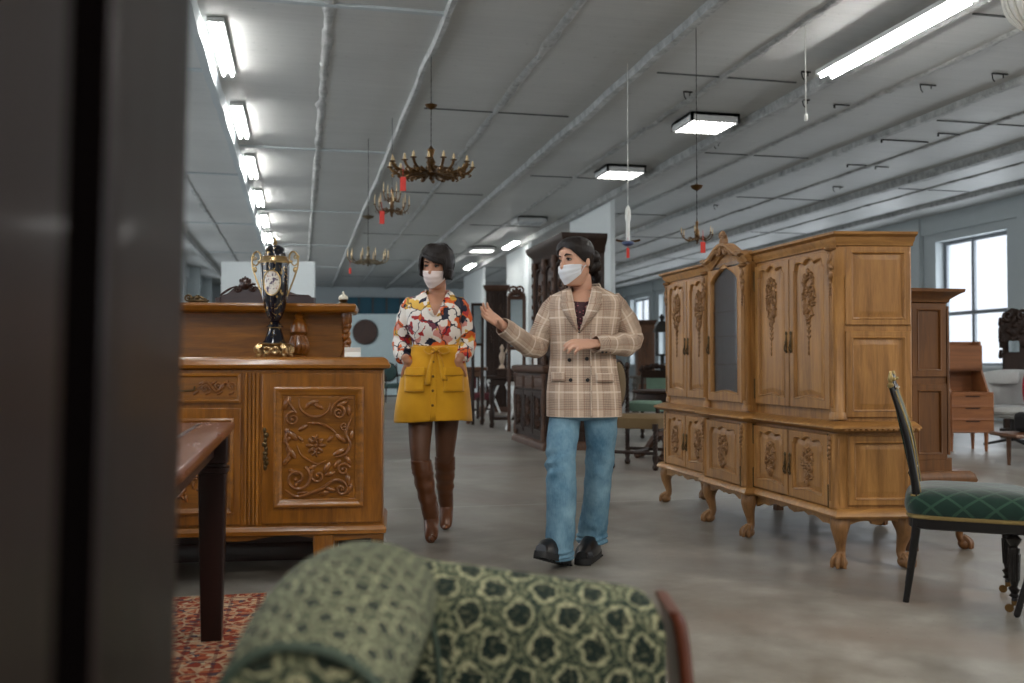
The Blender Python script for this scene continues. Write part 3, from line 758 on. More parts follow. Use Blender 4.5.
xv = (290-194)*(d+.2)/FPX
for x in (xv, -xv):
    z0 = zs(357); h = z2-z0; m = MB(); R = .042
    m.lathe([(R*.7, z0), (R*.75, z0+h*.04), (R*.4, z0+h*.07), (R*.85, z0+h*.14), (R*1.05, z0+h*.24), (R*1.02, z0+h*.36), (R*.7, z0+h*.47), (R*.55, z0+h*.5), (R*.95, z0+h*.56), (R*1.0, z0+h*.66), (R*.8, z0+h*.78), (R*.4, z0+h*.87), (R*.55, z0+h*.92), (R*.3, z0+h*1.0)], (x, yb-.07, 0), 20)
    for q in range(12): a = q*pi/6; m.tube([(x+R*.6*cos(a), yb-.07+R*.6*sin(a), z0+h*.09), (x+R*1.0*cos(a), yb-.07+R*1.0*sin(a), z0+h*.24), (x+R*.66*cos(a), yb-.07+R*.66*sin(a), z0+h*.47)], R*.2, 6, smooth=8)
    SB(m, 'turned_support', SBC)
SBO = o; SBD = d
def sbp(px, py_unused, dy, z):  # point on the sideboard by image column
    r = ray(px, HZ); n_ = SY; base = SBO+SY*dy-CP; k = base.dot(n_)/r.dot(n_); q = CP+r*k; return V((q.x, q.y, z))
# price card
m = MB(); m.box(0, 0, .022, .075, .001, .044, M=TR(rx=-.12)); m.box(0, .012, .02, .075, .001, .042, M=TR(rx=.45))
PAPER = plain('white_card', srgb(226, 228, 226), .7, var=.02)
o_ = m.build('price_card', PAPER); tag(o_, 'small blank white folded card standing on the sideboard top at right', 'card'); setat(o_, sbp(352.5, 0, .09, zs(357)+.002), SBA)
# vase
NAVY = NT('cobalt_gilt_porcelain'); v = NAVY.coord(); nn = NAVY.noise(v, 40, 3, .6, 1.5); x_, y_, z_ = NAVY.xyz(v)
gold = nn.gt(.60)
NAVY.set(NAVY.mix(gold, srgb(10, 12, 24), srgb(176, 146, 96)), .12, gold*.7, .6)
GOLD = plain('gilt_bronze', srgb(186, 160, 116), .28, .9, bump=.4, bs=150)
MED = NT('painted_medallion'); v = MED.coord(); q = MED.noise(v, 60, 4, .6)
MED.set(MED.ramp(q, [(.40, srgb(96, 84, 104)), (.47, srgb(214, 208, 200)), (.6, srgb(228, 224, 216)), (.66, srgb(190, 140, 120)), (.75, srgb(80, 96, 90))]), .15)
vp = sbp(274.5, 0, .12, zs(357)+.002); s = (d+.12)/FPX
vz = lambda py: (360-py)*s
vase = thing('lidded_urn', 'tall dark blue and gilt porcelain urn with white flower medallion standing on the sideboard', 'urn', vp, -TH)
m = MB(); m.lathe([(9*s, vz(331)), (7*s, vz(329)), (5*s, vz(327)), (5.5*s, vz(326))], n=20)
m.lathe([(4.2*s, vz(326)), (7.5*s, vz(320)), (10.2*s, vz(312)), (12.4*s, vz(300)), (13.6*s, vz(285)), (14*s, vz(274)), (14*s, vz(268))], n=32); m.build('body', NAVY.m, vase)
m = MB(); m.lathe([(6*s, vz(331)), (7*s, vz(335)), (10*s, vz(344)), (12.5*s, vz(347)), (12*s, vz(349))][::-1], n=24); m.build('foot', NAVY.m, vase)
m = MB(); m.lathe([(14.2*s, vz(268)), (14.6*s, vz(266.5)), (13*s, vz(265)), (12*s, vz(262.5)), (12.6*s, vz(261.5)), (11*s, vz(261))], n=28); m.build('gilt_rim', GOLD, vase); m = MB()
m.lathe([(6*s, vz(333)), (6.4*s, vz(331)), (4.6*s, vz(329.5)), (3.2*s, vz(326)), (5*s, vz(322)), (6.5*s, vz(320)), (5*s, vz(319.5))], n=18); m.build('gilt_collar', GOLD, vase)
m = MB(); m.lathe([(10.5*s, vz(261)), (10*s, vz(257)), (8*s, vz(252)), (4*s, vz(249.5)), (2*s, vz(249))], n=24); lid = m.build('lid', NAVY.m, vase)
m = MB(); m.lathe([(2.4*s, vz(249.5)), (1.4*s, vz(248)), (2.6*s, vz(246.5)), (1.2*s, vz(245)), (.4*s, vz(242.5))], n=12); m.build('finial', GOLD, lid)
m = MB(); m.mould(-11*s, 11*s, -11*s, 11*s, [(0, vz(350)), (2*s, vz(349)), (3*s, vz(347.5)), (0, vz(346.5))], True)
for a, b in ((-1, -1), (1, -1), (-1, 1), (1, 1)):
    m.tube([(a*11*s, b*11*s, vz(349)), (a*14*s, b*14*s, vz(353)), (a*11.5*s, b*11.5*s, vz(357)), (a*14*s, b*14*s, vz(359.6))], [3*s, 3.2*s, 2.2*s, 1.6*s], 8, smooth=10)
for k in range(4):
    T = TR(rz=k*pi/2)
    for q in (-1, 1):
        m.tube([tuple(T @ V((q*t*s, -(12.5+e)*s, vz(z)))) for t, z, e in ((1, 352, 1), (5, 351, 1), (7, 354, 0), (4, 357, 1), (1, 354, 0))], 1.3*s, 6, smooth=10)
    m.ell(T @ V((0, -13*s, vz(353))), (2.4*s, 2*s, 2.4*s), 8, 6)
m.build('gilt_base', GOLD, vase)
for k in (-1, 1):
    m = MB(); m.tube([(k*12*s, 0, vz(300)), (k*16*s, 0, vz(290)), (k*20*s, 0, vz(279)), (k*22.5*s, 0, vz(270)), (k*22*s, 0, vz(260)), (k*18*s, 0, vz(256)), (k*14.5*s, 0, vz(259)), (k*14*s, 0, vz(264))], [.9*s]*8, 8, smooth=30)
    m.ell((k*20*s, 0, vz(274)), (2.4*s, 1.5*s, 3*s), 8, 6); m.ell((k*15*s, 0, vz(266)), (2.6*s, 1.6*s, 1.6*s), 8, 6); scroll(m, k*21*s, vz(262), 3*s, 1.2, k, 0, 0, .7*s)
    m.tube([(k*22*s, 0, vz(268)), (k*19*s, 0, vz(270)), (k*15*s, 0, vz(266))], .8*s, 6, smooth=8)
    m.build('handle', GOLD, vase)
P = []
for i in range(13):
    a = -.62+1.24*i/12; row = []
    for j in range(13):
        t = j/12; e = sqrt(max(0, 1-(2*t-1)**2)); zc = vz(288)+(t-.5)*24*s; rr_ = (13.1+ (t-.5)*1.6)*s; aa = a*e; row.append((rr_*1.035*sin(aa), -rr_*1.035*cos(aa), zc))
    P.append(row)
m = MB(); m.grid(P, False); m.build('medallion', MED.m, vase, mods=[('SOLIDIFY', dict(thickness=.003))])
m = MB(); ring = []
for i in range(33):
    t = i/32*2*pi; zc = vz(288)+12*s*cos(t); rr_ = (13.1+cos(t)*.8)*s*1.04; aa = .62*sin(t); ring.append((rr_*sin(aa), -rr_*cos(aa), zc))
m.tube(ring, .0035, 6); m.build('medallion_rim', GOLD, vase)
# things behind the sideboard back shelf
DKM = wood('dark_mahogany', srgb(30, 16, 12), srgb(66, 34, 24), .3, 'X', coat=.2)
dd = 6.2; a = at(266, 303, dd); s = dd/FPX
t = thing('carved_bedstead_headboard', 'dark carved headboard crest rising behind the sideboard shelf', 'headboard', (a.x, a.y, 0), -TH)
top = [(-46, 0), (-44, 2), (-38, 4), (-32, 9), (-26, 12), (-14, 12), (-6, 10), (6, 8), (14, 9), (24, 6), (32, 3), (44, 2), (46, 0)]
zb = a.z+.035
m = MB(); m.prism([(-46*s, .35)]+[(x*s, zb+z*s) for x, z in top]+[(46*s, .35)], -.02, .02); m.build('board', DKM, t)
for k in (-47, 47): m = MB(); m.b2((k-2)*s, (k+2)*s, -.03, .03, 0, zb); m.build('post', DKM, t)
CX = -20*s; m = MB(); m.ell((CX, -.02, zb+13*s), (6*s, .03, 5.5*s), 10, 8)
for k in (-1, 1): scroll(m, CX+k*8*s, zb+9*s, 4.5*s, 1.3, k, 1, -.02, 1.4*s); vine(m, [(CX+k*10*s, zb+11*s), (CX+k*16*s, zb+8*s), (CX+k*22*s, zb+4*s), ((44 if k > 0 else -45)*s, zb+2*s)], -.02, 1.3*s)
for k in range(5): m.ell((CX+(k-2)*2.4*s, -.02, zb+(19-abs(k-2)*1.3)*s), (1.4*s, .015, 2.4*s), 8, 6)
m.build('crest', DKM, t)
a = sbp(343, 0, .28, zt)
t = thing('oil_lamp', 'small lamp with pale domed top on the shelf end above the card', 'lamp', a, -TH); s = .00495
m = MB(); m.lathe([(5*s, 0), (5*s, .006), (3*s, .012), (4*s, 3.5*s), (4.4*s, 4.5*s), (3*s, 5*s)], n=16); m.build('base', BRASSD, t)
m = MB(); m.lathe([(4.6*s, 5*s), (5*s, 6*s), (4.4*s, 8*s), (2.4*s, 9.5*s), (1.2*s, 10.3*s), (1.3*s, 12*s), (.5*s, 13*s)], n=16); m.build('dome', plain('milk_glass', srgb(214, 208, 192), .3), t)
a = sbp(197, 0, .30, zt)
t = thing('inkstand', 'small dark ornament with scrolled ends on the shelf at far left', 'ornament', a, -TH)
m = MB(); m.ell((0, 0, .012), (.05, .02, .012), 12, 6); scroll(m, -.045, .024, .02, 1.2, 1, 0, 0, .006); scroll(m, .04, .018, .014, 1.2, -1, 0, 0, .005); m.tube([(-.04, 0, .02), (0, 0, .035), (.04, 0, .02)], .006, 6, smooth=8); m.ell((0, 0, .03), (.014, .014, .014), 8, 6)
m.build('body', BRASSD, t)

q = SBO+SY*.62  # dark chest added to shut out light and darken the space under the sideboard
t = thing('added_dark_chest', 'near-black long box added behind the sideboard legs to keep the floor there dark', 'chest', (q.x, q.y, 0), SBA)
m = MB(); m.b2(-.86, .84, 0, .42, .03, .78); m.build('body', DKM, t, .006)
m = MB(); m.mould(-.87, .85, -.01, .43, [(0, .78), (.02, .785), (.02, .81), (0, .82)], True); m.build('lid', DKM, t)
m = MB(); m.mould(-.87, .85, -.01, .43, [(.01, 0), (.01, .06), (0, .09)], True); m.build('plinth', DKM, t)
# ================================================================ PEOPLE
def skin(name, c, c2):
    t = NT(name); v = t.coord(); n = t.noise(v, 12, 3)
    t.set(t.mix(n, c, c2), .48, 0, .4, Subsurface_Weight=.12, Subsurface_Scale=.01); t.put(t.b.inputs['Subsurface Radius'], (1, .35, .2)); return t.m
def headring(z, a):
    T = [(-.012, .030, .070, -.012), (.0, .036, .082, .012), (.02, .048, .090, .035), (.045, .059, .091, .058), (.07, .065, .090, .074), (.10, .069, .088, .085), (.125, .071, .087, .092), (.15, .073, .088, .096), (.175, .071, .082, .092), (.198, .060, .066, .078), (.214, .042, .044, .054), (.225, .014, .014, .02)]
    z = max(-.012, min(.225, z))
    for p, q in zip(T, T[1:]):
        if p[0] <= z <= q[0]:
            t = (z-p[0])/(q[0]-p[0]); w, f, b = [p[k]*(1-t)+q[k]*t for k in (1, 2, 3)]; break
    sa, ca = sin(a), cos(a)   # a=0 front (-y)
    return (w*math.copysign(abs(sa)**.92, sa), -(f if ca > 0 else b)*ca if ca > 0 else b*-ca, z)
def head_mesh(m, M, k=1.0):
    P = []
    for i in range(25):
        z = -.012+.237*i/24; row = []
        for j in range(36):
            a = 2*pi*j/36; x, y, zz = headring(z, a)
            if cos(a) > 0:
                e = math.exp(-((abs(x)-.031)/.014)**2-((z-.122)/.014)**2); y += .008*e
                y -= .004*math.exp(-((abs(x)-.03)/.02)**2-((z-.142)/.008)**2)
                y += .006*math.exp(-(x/.02)**2-((z-.022)/.008)**2)
            row.append((x*k, y*k, zz*k))
        P.append(row)
    m.grid(P, True, True, True, 0, M)
    m.tube([M @ V((0, -.084*k, .128*k)), M @ V((0, -.094*k, .10*k)), M @ V((0, -.104*k, .083*k)), M @ V((0, -.088*k, .072*k))], [(.008*k), .010*k, .013*k, .008*k], 8, smooth=8, round_=True)
    for s in (-1, 1):
        m.ell(M @ V((s*.011*k, -.094*k, .078*k)), (.008*k,)*3, 8, 6)
        m.ell((s*.074*k, .008*k, .105*k), (.010*k, .018*k, .031*k), 10, 8, M=M)
    m.tube([M @ V((-.022*k, -.085*k, .048*k)), M @ V((0, -.092*k, .049*k)), M @ V((.022*k, -.085*k, .048*k))], [.005*k, .009*k, .005*k], 8, round_=True)
def face_bits(M, par, k, pref, skinm, look=0.0):
    EW = plain('eye_white', srgb(150, 138, 132), .3); IR = plain('dark_iris', srgb(24, 16, 12), .2); BR = plain('dark_brow', srgb(26, 18, 16), .8)
    for s in (-1, 1):
        m = MB(); m.ell((s*.031*k, -.0765*k, .121*k), (.0125*k, .0105*k, .0075*k), 12, 8, M=M); e = m.build('eye', EW, par)
        m = MB(); m.ell((s*.031*k+look*.003, -.0855*k, .1195*k), (.0068*k, .003*k, .0062*k), 10, 6, M=M); m.build('iris', IR, e)
        m = MB(); m.tube([M @ V((s*.017*k, -.0858*k, .123*k)), M @ V((s*.031*k, -.0905*k, .1265*k)), M @ V((s*.045*k, -.079*k, .122*k))], [.002, .0036, .0018], 6, smooth=6); m.build('eyelid', BR, par)
        m = MB(); m.tube([M @ V((s*.014*k, -.091*k, .140*k)), M @ V((s*.03*k, -.094*k, .146*k)), M @ V((s*.05*k, -.078*k, .140*k))], [.003, .004, .0015], 6, smooth=6); m.build('eyebrow', BR, par)
def mask(M, par, k, col):
    def t_(name):
        t = NT(name); v = t.coord(); x, y, z = t.xyz(v); n = t.noise(v, 50, 3)
        t.set(t.mix(n, dk(col, .93), col), .8); return t.m
    mt = t_('pleated_mask_fabric'); P = []
    for i in range(19):
        u = i/18; row = []
        for j in range(25):
            a = -1.22+2.44*j/24; q2_ = (j/12-1)**2; z = (-.006+.048*q2_)*(1-u)+(.094-.004*q2_)*u
            x, y, zz = headring(max(0.004, z), a)
            c = max(0, cos(a)); off = .0065+.016*c**4*math.exp(-((z-.062)/.040)**2)+.0018*sin(u*pi*7)*c*(1 if .2 < u < .85 else .2)
            e = .008*(1-abs(2*u-1))*0
            zz = z
            r = sqrt(x*x+y*y); row.append(((x+x/r*off)*k, (y+y/r*off)*k, zz*k))
        P.append(row)
    m = MB(); m.grid(P, False, M=M); o = m.build('face_mask', mt, par, mods=[('SOLIDIFY', dict(thickness=.002))])
    for s in (-1, 1):
        for zz in (.042, .088):
            m = MB(); a = [headring(zz, s*1.2), headring(.08, s*1.45), (s*.078, .012, .115 if zz > .05 else .085)]
            m.tube([M @ V((p[0]*1.05*k, p[1]*1.05*k, p[2]*k)) for p in a], .0016, 6, smooth=8); m.build('ear_loop', mt, o)
def hand(m, w, d, nrm, side=1, L=.18, curl=(.25, .35, .3), spread=.1, thumb=(.55, .75, .25)):
    w = V(w); d = V(d).normalized(); nrm = V(nrm); nrm = (nrm-d*nrm.dot(d)).normalized(); s = d.cross(nrm)*side; q = L/.18
    m.tube([w-d*.03, w, w+d*.03*q, w+d*.062*q, w+d*.092*q], [(.017*q, .026*q), (.016*q, .025*q), (.016*q, .036*q), (.014*q, .041*q), (.011*q, .040*q)], 14, ref=nrm, round_=True, smooth=8)
    for i, (ll, off) in enumerate(zip((.072, .082, .076, .060), (0, .004, .001, -.008))):
        y = (1.5-i)*.0205*q; p = w+d*(.084+off)*q+s*y; dd = (d+s*(1.5-i)*spread*.35).normalized(); pts = [p-dd*.01, p]; ang = 0
        for a, seg in zip(curl, (.45, .31, .24)):
            ang += a*(1+.18*i); pts.append(pts[-1]+(dd*cos(ang)+nrm*sin(ang))*ll*q*seg)
        m.tube(pts, [.0098*q, .0098*q, .0090*q, .0082*q, .0068*q], 10, round_=True)
    a, b, c = thumb; td = (d*a+s*b+nrm*c).normalized(); p = w+d*.022*q+s*.022*q
    t2 = (td+d*.35).normalized()
    m.tube([p, p+td*.032*q, p+td*.032*q+t2*.030*q, p+td*.032*q+t2*.030*q+(t2+d*.2).normalized()*.022*q], [.015*q, .0125*q, .0108*q, .0085*q], 10, round_=True)
REM = lambda v: [('REMESH', dict(mode='VOXEL', voxel_size=v, use_smooth_shade=True)), ('SMOOTH', dict(factor=.5, iterations=4))]
def uvmat(name):
    t = NT(name); tc = t.n('ShaderNodeTexCoord'); return t, tc.outputs['UV']
# ---------------------------------------------------------------- woman in the yellow skirt
D1 = 5.5; S = D1/FPX; PX0 = 434
def p1_(px, py, y=0): return V(((px-PX0)*S, y, CAMH-(py-HZ)*S))
o = at(PX0, 400, D1)
w1 = thing('person', 'woman in colourful patterned blouse, yellow mini skirt and brown boots, hands in pockets', 'person', (o.x, o.y, 0), -TH)
SK1 = skin('tan_skin', srgb(178, 128, 102), srgb(196, 146, 118))
P1 = p1_
HM = Matrix.Translation(P1(437, 286.3, -.03)) @ Matrix.Rotation(radians(-17), 4, 'Z') @ Matrix.Rotation(radians(9), 4, 'X') @ Matrix.Rotation(radians(3), 4, 'Y')
HK = 1.01
m = MB(); head_mesh(m, HM, HK)
m.tube([P1(436, 305, .03), P1(436.5, 294, .015), P1(437.5, 284, .0)], [(.056, .060), (.047, .050), (.046, .05)], 16, ref=(0, 1, 0), round_=True)
# torso inside the clothes
m.rings([(*P1(433, 380, .02), .135, .09), (*P1(434, 362, .02), .15, .10), (*P1(435, 345, .01), .115, .085), (*P1(435, 325, .0), .13, .10), (*P1(434, 308, .0), .145, .095), (*P1(434.5, 300, .01), .12, .07), (*P1(436, 294.5, .015), .06, .05)], 24, 2.3, sub=14)
aL = [P1(410, 305, .01), P1(405, 322, .03), P1(401, 342, .05), P1(403.5, 355, -.04), P1(409, 361, -.09)]
aR = [P1(459, 305, .01), P1(463.5, 322, .03), P1(466, 342, .05), P1(464, 354, -.04), P1(460, 360, -.09)]
for a in (aL, aR): m.tube(a, [.045, .040, .034, .027, .023], 12, smooth=16, round_=True)
hand(m, P1(409, 361, -.09), P1(417, 376, -.045)-P1(409, 361, -.09), (0, 1, -.2), -1, .17, (.05, .1, .1))
hand(m, P1(460, 360, -.09), P1(452, 376, -.045)-P1(460, 360, -.09), (0, 1, -.2), 1, .17, (.05, .1, .1))
legF = [P1(422, 385, .02), P1(421, 418, -.02), P1(421.5, 452, -.08), P1(424, 470, -.075), P1(430, 505, -.06), P1(433, 524, -.045)]
legB = [P1(446, 385, .03), P1(446, 418, .06), P1(444, 452, .10), P1(443, 470, .16), P1(442, 500, .28), P1(442.5, 515, .33)]
for l_ in (legF, legB): m.tube(l_, [.080, .068, .050, .042, .030, .026], 16, smooth=24, round_=True)
m.build('body', SK1, w1, mods=REM(.0048))
TI = plain('brown_tights', srgb(98, 64, 44), .55, var=.1)
for l_ in (legF, legB):
    m = MB(); m.tube(l_[:5], [.088, .074, .057, .048, .028], 20, smooth=24, round_=True); m.build('tights_leg', TI, w1)
def boot(leg, name, c0, c1, toe, heel, ankle, y0):
    BT = plain('brown_boot_leather', srgb(96, 56, 30), .32, var=.25, bump=.25, bs=40)
    m = MB(); N = 26; pts = []
    top = V(leg[3])+V((0, 0, .035)); mid = V(leg[4]); an = V(ankle)
    path = [V(leg[3])*.35+V(leg[2])*.65, V(leg[3]), V(leg[3])*.5+mid*.5, mid, an]
    q = crom([tuple(p) for p in path], N); rr = crom([(.061, .062), (.062, .064), (.056, .056), (.049, .050), (.042, .048)], N)
    P = []
    for i, (p, r) in enumerate(zip(q, rr)):
        row = []
        for j in range(28):
            a = 2*pi*j/28; w = 1+.06*noise.noise((cos(a)*1.6, sin(a)*1.6, i*.55))*min(1, i/3)+(.055*sin(i*1.3+2*sin(a)) if 6 < i < 20 else 0)
            row.append((p[0]+r[0]*w*cos(a), p[1]+r[1]*w*sin(a), p[2]))
        P.append(row)
    m.grid(P, True, False, True); b = m.build(name, BT, w1, mods=[('SOLIDIFY', dict(thickness=.004))])
    # foot
    m = MB(); t = V(toe); h = V(heel)
    m.tube([an+V((0, .004, .10)), an+V((0, 0, .045)), an*.8+t*.2+V((0, 0, .005)), an*.45+t*.55+V((0, 0, .0)), t*.8+an*.2+V((0, 0, -.006)), t+V((0, 0, .010))], [(.040, .040), (.044, .044), (.045, .043), (.036, .041), (.022, .034), (.010, .014)], 18, ref=(0, 1, 0), smooth=24, round_=True); m.tube([an+V((0, .01, .03)), (an+h)/2, h+V((0, 0, .012))], [.040, .036, .027], 14, smooth=8, round_=True)
    m.tube([h+V((0, 0, .02)), h+V((0, 0, -.0)), V((h.x, h.y, 0.0))], [.024, .018, .013], 12, cap=True); m.build('boot_foot', BT, b)
an = P1(432, 520, -.055)
boot(legF, 'boot', 0, 0, V((P1(433.5, 0).x+.003, -.165, .012)), V((P1(431.5, 0).x, .01, .065)), V((an.x, -.03, .10)), 0)
boot(legB, 'boot', 0, 0, V((P1(443, 0).x, .22, .012)), V((P1(442.5, 0).x, .38, .075)), V((P1(442.5, 0).x, .345, .12)), 0)
# skirt
YS = NT('mustard_twill'); v = YS.coord(); n = YS.noise(v, 9, 3); f = YS.noise(v, 250, 2)
YS.set(YS.mix(n, srgb(196, 136, 12), srgb(226, 170, 30)), .75, 0, .3, Sheen_Weight=.2); YS.bump(f+n*.6, .25, .004)
R_ = [(*P1(436.5, 344.5), .140, .100), (*P1(436.5, 350), .150, .108), (*P1(434.5, 364), .182, .132), (*P1(433.5, 385), .205, .150), (*P1(432.5, 405), .222, .165), (*P1(432, 420.5), .230, .172)]
m = MB(); q = crom(R_, 40); P = []
for i, (cx, cy, cz, rx, ry) in enumerate(q):
    row = []
    for j in range(96):
        a = 2*pi*j/96+pi/2; k = (i/40)**1.5
        w = 1+.022*k*sin(5*a+1)+.012*k*sin(9*a)
        row.append((cx+rx*w*math.copysign(abs(cos(a))**.9, cos(a)), cy+.01+ry*w*math.copysign(abs(sin(a))**.9, sin(a)), cz-.008*k*sin(a*2+.5)))
    P.append(row)
m.grid(P, True, False, False); sk = m.build('skirt', YS.m, w1, mods=[('SOLIDIFY', dict(thickness=.004))])
def skpt(px, py, out=.004):
    """point on the front of the skirt"""
    z = P1(px, py).z; x = P1(px, py).x
    for a, b in zip(q, q[1:]):
        if b[2] <= z <= a[2]:
            t = (z-a[2])/(b[2]-a[2]) if b[2] != a[2] else 0; cx, cy, _, rx, ry = [a[k]*(1-t)+b[k]*t for k in range(5)]; break
    else: cx, cy, _, rx, ry = q[0]
    u = max(-.97, min(.97, (x-cx)/rx)); return V((x, cy+.01-ry*(1-abs(u)**2.22)**(.45)-out, z))
def strip(name, pts, w, par, mat, th=.004, out=.006):
    m = MB(); P = []
    for k, (px, py) in enumerate(pts):
        pass
    return m
def patch(name, x0, x1, y0, y1, par, mat, out=.006, n=8, th=.004):
    P = [[skpt(x0+(x1-x0)*j/n, y0+(y1-y0)*i/n, out) for j in range(n+1)] for i in range(n+1)]
    m = MB(); m.grid(P, False); return m.build(name, mat, par, mods=[('SOLIDIFY', dict(thickness=th, offset=0))])
YD = plain('mustard_stitched_edge', srgb(170, 122, 18), .75)
patch('button_placket', 432.5, 438, 350, 419, sk, YS.m, .007)
for yy in (362, 376, 390, 404): m = MB(); p = skpt(435, yy, .013); m.ell(p, (.008, .004, .008), 10, 6); m.build('button', plain('brass_button', srgb(130, 96, 40), .35, .7), sk)
for a, b in ((406, 427), (445, 465)):
    pk = patch('pocket', a+.5, b-.5, 370, 391, sk, YS.m, .008); patch('pocket_flap', a, b, 367, 375, sk, YS.m, .014, th=.006)
    m = MB(); m.tube([skpt(a+.3+(b-a-.6)*i/8, 391-.0, .012) for i in range(9)], .0022, 6); m.tube([skpt(a, 375, .017), skpt((a+b)/2, 375.4, .019), skpt(b, 375, .017)], .002, 6, smooth=8); m.build('seam', YD, pk)
# belt with bow
m = MB(); P = []
for py, o_ in ((346.5, .003), (347, .009), (352.5, .009), (353, .003)):
    z = P1(0, py).z; P.append([(P1(436.5, 0).x+(.143+o_+(.004 if py > 350 else 0))*math.copysign(abs(cos(a))**.9, cos(a)), .012+(.103+o_+(.003 if py > 350 else 0))*math.copysign(abs(sin(a))**.9, sin(a)), z) for a in [2*pi*j/64 for j in range(64)]])
m.grid(P, True, False, False); m.build('belt', YS.m, w1, mods=[('SOLIDIFY', dict(thickness=.004))])
k0 = P1(438, 350, -.125)
m = MB(); m.ell(k0, (.018, .014, .016), 12, 8); m.build('belt_knot', YS.m, w1)
for s, pts in ((1, [(438, 350), (446, 347), (451, 351), (445, 354), (438, 350)]), (-1, [(438, 350), (431, 346.5), (426, 350), (431, 354), (438, 350)])):
    m = MB(); m.tube([P1(a, b, -.125-.015*sin(i/4*pi)) for i, (a, b) in enumerate(pts)], (.004, .011), 8, ref=(0, 0, 1), smooth=16); 
    m = MB(); m.tube([P1(a, b, -.125-.02*sin(i/4*pi)) for i, (a, b) in enumerate(pts)], [(.012, .0035)]*5, 8, ref=(0, 1, 0), smooth=16); m.build('belt_bow', YS.m, w1)
for pts in ([(439, 352), (442, 360), (444, 370), (446.5, 380)], [(437, 352), (434, 360), (431.5, 372), (430, 384)]):
    m = MB(); P = []
    for i, (a, b) in enumerate(crom(pts, 10)):
        w = 1.6+1.6*i/10; P.append([skpt(a-w, b, .014), skpt(a, b, .019), skpt(a+w, b, .014)])
    m.grid(P, False); m.build('belt_end', YS.m, w1, mods=[('SOLIDIFY', dict(thickness=.003))])
# blouse
BL, uv = uvmat('painterly_print_blouse'); 
sc_ = BL.n('ShaderNodeMapping'); BL.t.links.new(BL.n('ShaderNodeTexCoord').outputs['Object'], sc_.inputs[0])
wob = BL.noise(sc_.outputs[0], 12, 3, col=True)
ad = BL.n('ShaderNodeVectorMath', operation='MULTIPLY_ADD'); BL.put(ad.inputs[0], wob); ad.inputs[1].default_value = (.09, .09, .09); BL.t.links.new(sc_.outputs[0], ad.inputs[2])
cell = BL.vor(ad.outputs[0], 23, col=True); cx_, cy_, cz_ = BL.xyz(cell)
c = BL.ramp(cx_, [(0, srgb(232, 226, 218)), (.32, srgb(214, 98, 40)), (.55, srgb(30, 34, 54)), (.66, srgb(236, 228, 220)), (.76, srgb(214, 170, 70)), (.82, srgb(176, 44, 44)), (.89, srgb(120, 60, 74)), (.94, srgb(216, 150, 140))], True)
edge = BL.vor(ad.outputs[0], 8, 'DISTANCE_TO_EDGE'); c = BL.mix(edge.lt(.022), c, srgb(28, 32, 52))
BL.set(c, .6, 0, .35); BL.bump(BL.noise(sc_.outputs[0], 25, 3), .3, .006)
RB = [(*P1(436.5, 348, .005), .133, .096), (*P1(436, 343, .005), .136, .100), (*P1(435.5, 333, 0), .155, .118), (*P1(434.5, 320, 0), .165, .124), (*P1(434.5, 309, 0), .168, .114), (*P1(434.5, 302, .005), .160, .094), (*P1(435, 297.5, .01), .138, .080), (*P1(436, 294, .015), .095, .068), (*P1(436.7, 291.5, .018), .068, .062)]
vx = P1(437, 0).x; vz0 = P1(0, 316).z; vz1 = P1(0, 290).z
def vcut(p):
    if p.y > .0: return True
    t = (p.z-vz0)/(vz1-vz0); return not (t > 0 and abs(p.x-vx) < .010+.058*t)
m = MB(); m.rings(RB, 120, 2.25, sub=70, cap0=False, cap1=False, keep=vcut); b_ = m.build('blouse', BL.m, w1, mods=[('SOLIDIFY', dict(thickness=.003))])
for pts, rr in ((aL, [.052, .058, .057, .050, .036]), (aR, [.052, .058, .057, .050, .036])):
    m = MB(); qq = crom([(*p, r) for p, r in zip(pts[:4]+[pts[3]*.45+pts[4]*.55], rr)], 30); s0 = V(pts[0]); s0 = (s0+V((0.03 if s0.x < 0 else -.03, 0, .005)))
    path = [tuple(s0)]+[tuple(a[:3]) for a in qq]; rad = [.047]+[a[3]*(1+.05*sin(i*1.3)+.04*noise.noise((i*.7, s0.x*9, 0))) for i, a in enumerate(qq)]
    m.tube(path, rad, 28, round_=True); sl = m.build('sleeve', BL.m, b_)
    e = V(pts[3])*.45+V(pts[4])*.55; dr = (V(pts[4])-V(pts[3])).normalized()
    m = MB(); m.tube([e-dr*.012, e+dr*.02], [.036, .033], 20); m.build('cuff', plain('coral_cuff', srgb(190, 80, 60), .6, var=.3), sl)
for s in (-1, 1):
    m = MB(); P = []
    for i in range(13):
        t = i/12; a = P1(437, 317, -.120); px = 437+s*(1+11.5*t); py = 317-26*t
        y = -.124+.10*t**1.6; wd = (.8+5.5*sin(min(1, t*1.15)*pi*.62))*1.0
        P.append([P1(px+s*0, py, y-.002), P1(px+s*wd*.5, py+.3*wd, y-.014+.01*t), P1(px+s*wd, py+.9*wd, y-.003+.012*t)])
    m.grid(P, False); m.build('collar', BL.m, b_, mods=[('SOLIDIFY', dict(thickness=.004, offset=0))])
m = MB(); P = []
for i in range(25):
    a = pi*i/24; x = P1(437, 0).x+.072*cos(a); y = .02+.062*sin(a)
    P.append([(x, y, P1(0, 289).z), (x*1.08-P1(437, 0).x*.08, y+.01, P1(0, 293.5).z)])
m.grid(P, False); m.build('collar_stand', BL.m, b_, mods=[('SOLIDIFY', dict(thickness=.006))])
mask(HM, w1, HK, srgb(224, 208, 204)); face_bits(HM, w1, HK, '', SK1, -1)
def hairmat(name, c):
    t = NT(name); v = t.coord(scale=(1, 1, .12)); n = t.noise(v, 160, 3, .6)
    t.set(t.mix(n, dk(c, .5), dk(c, 1.7)), .5, 0, .3); t.bump(n, .5, .004); return t.m
HR = hairmat('near_black_hair', srgb(24, 17, 15))
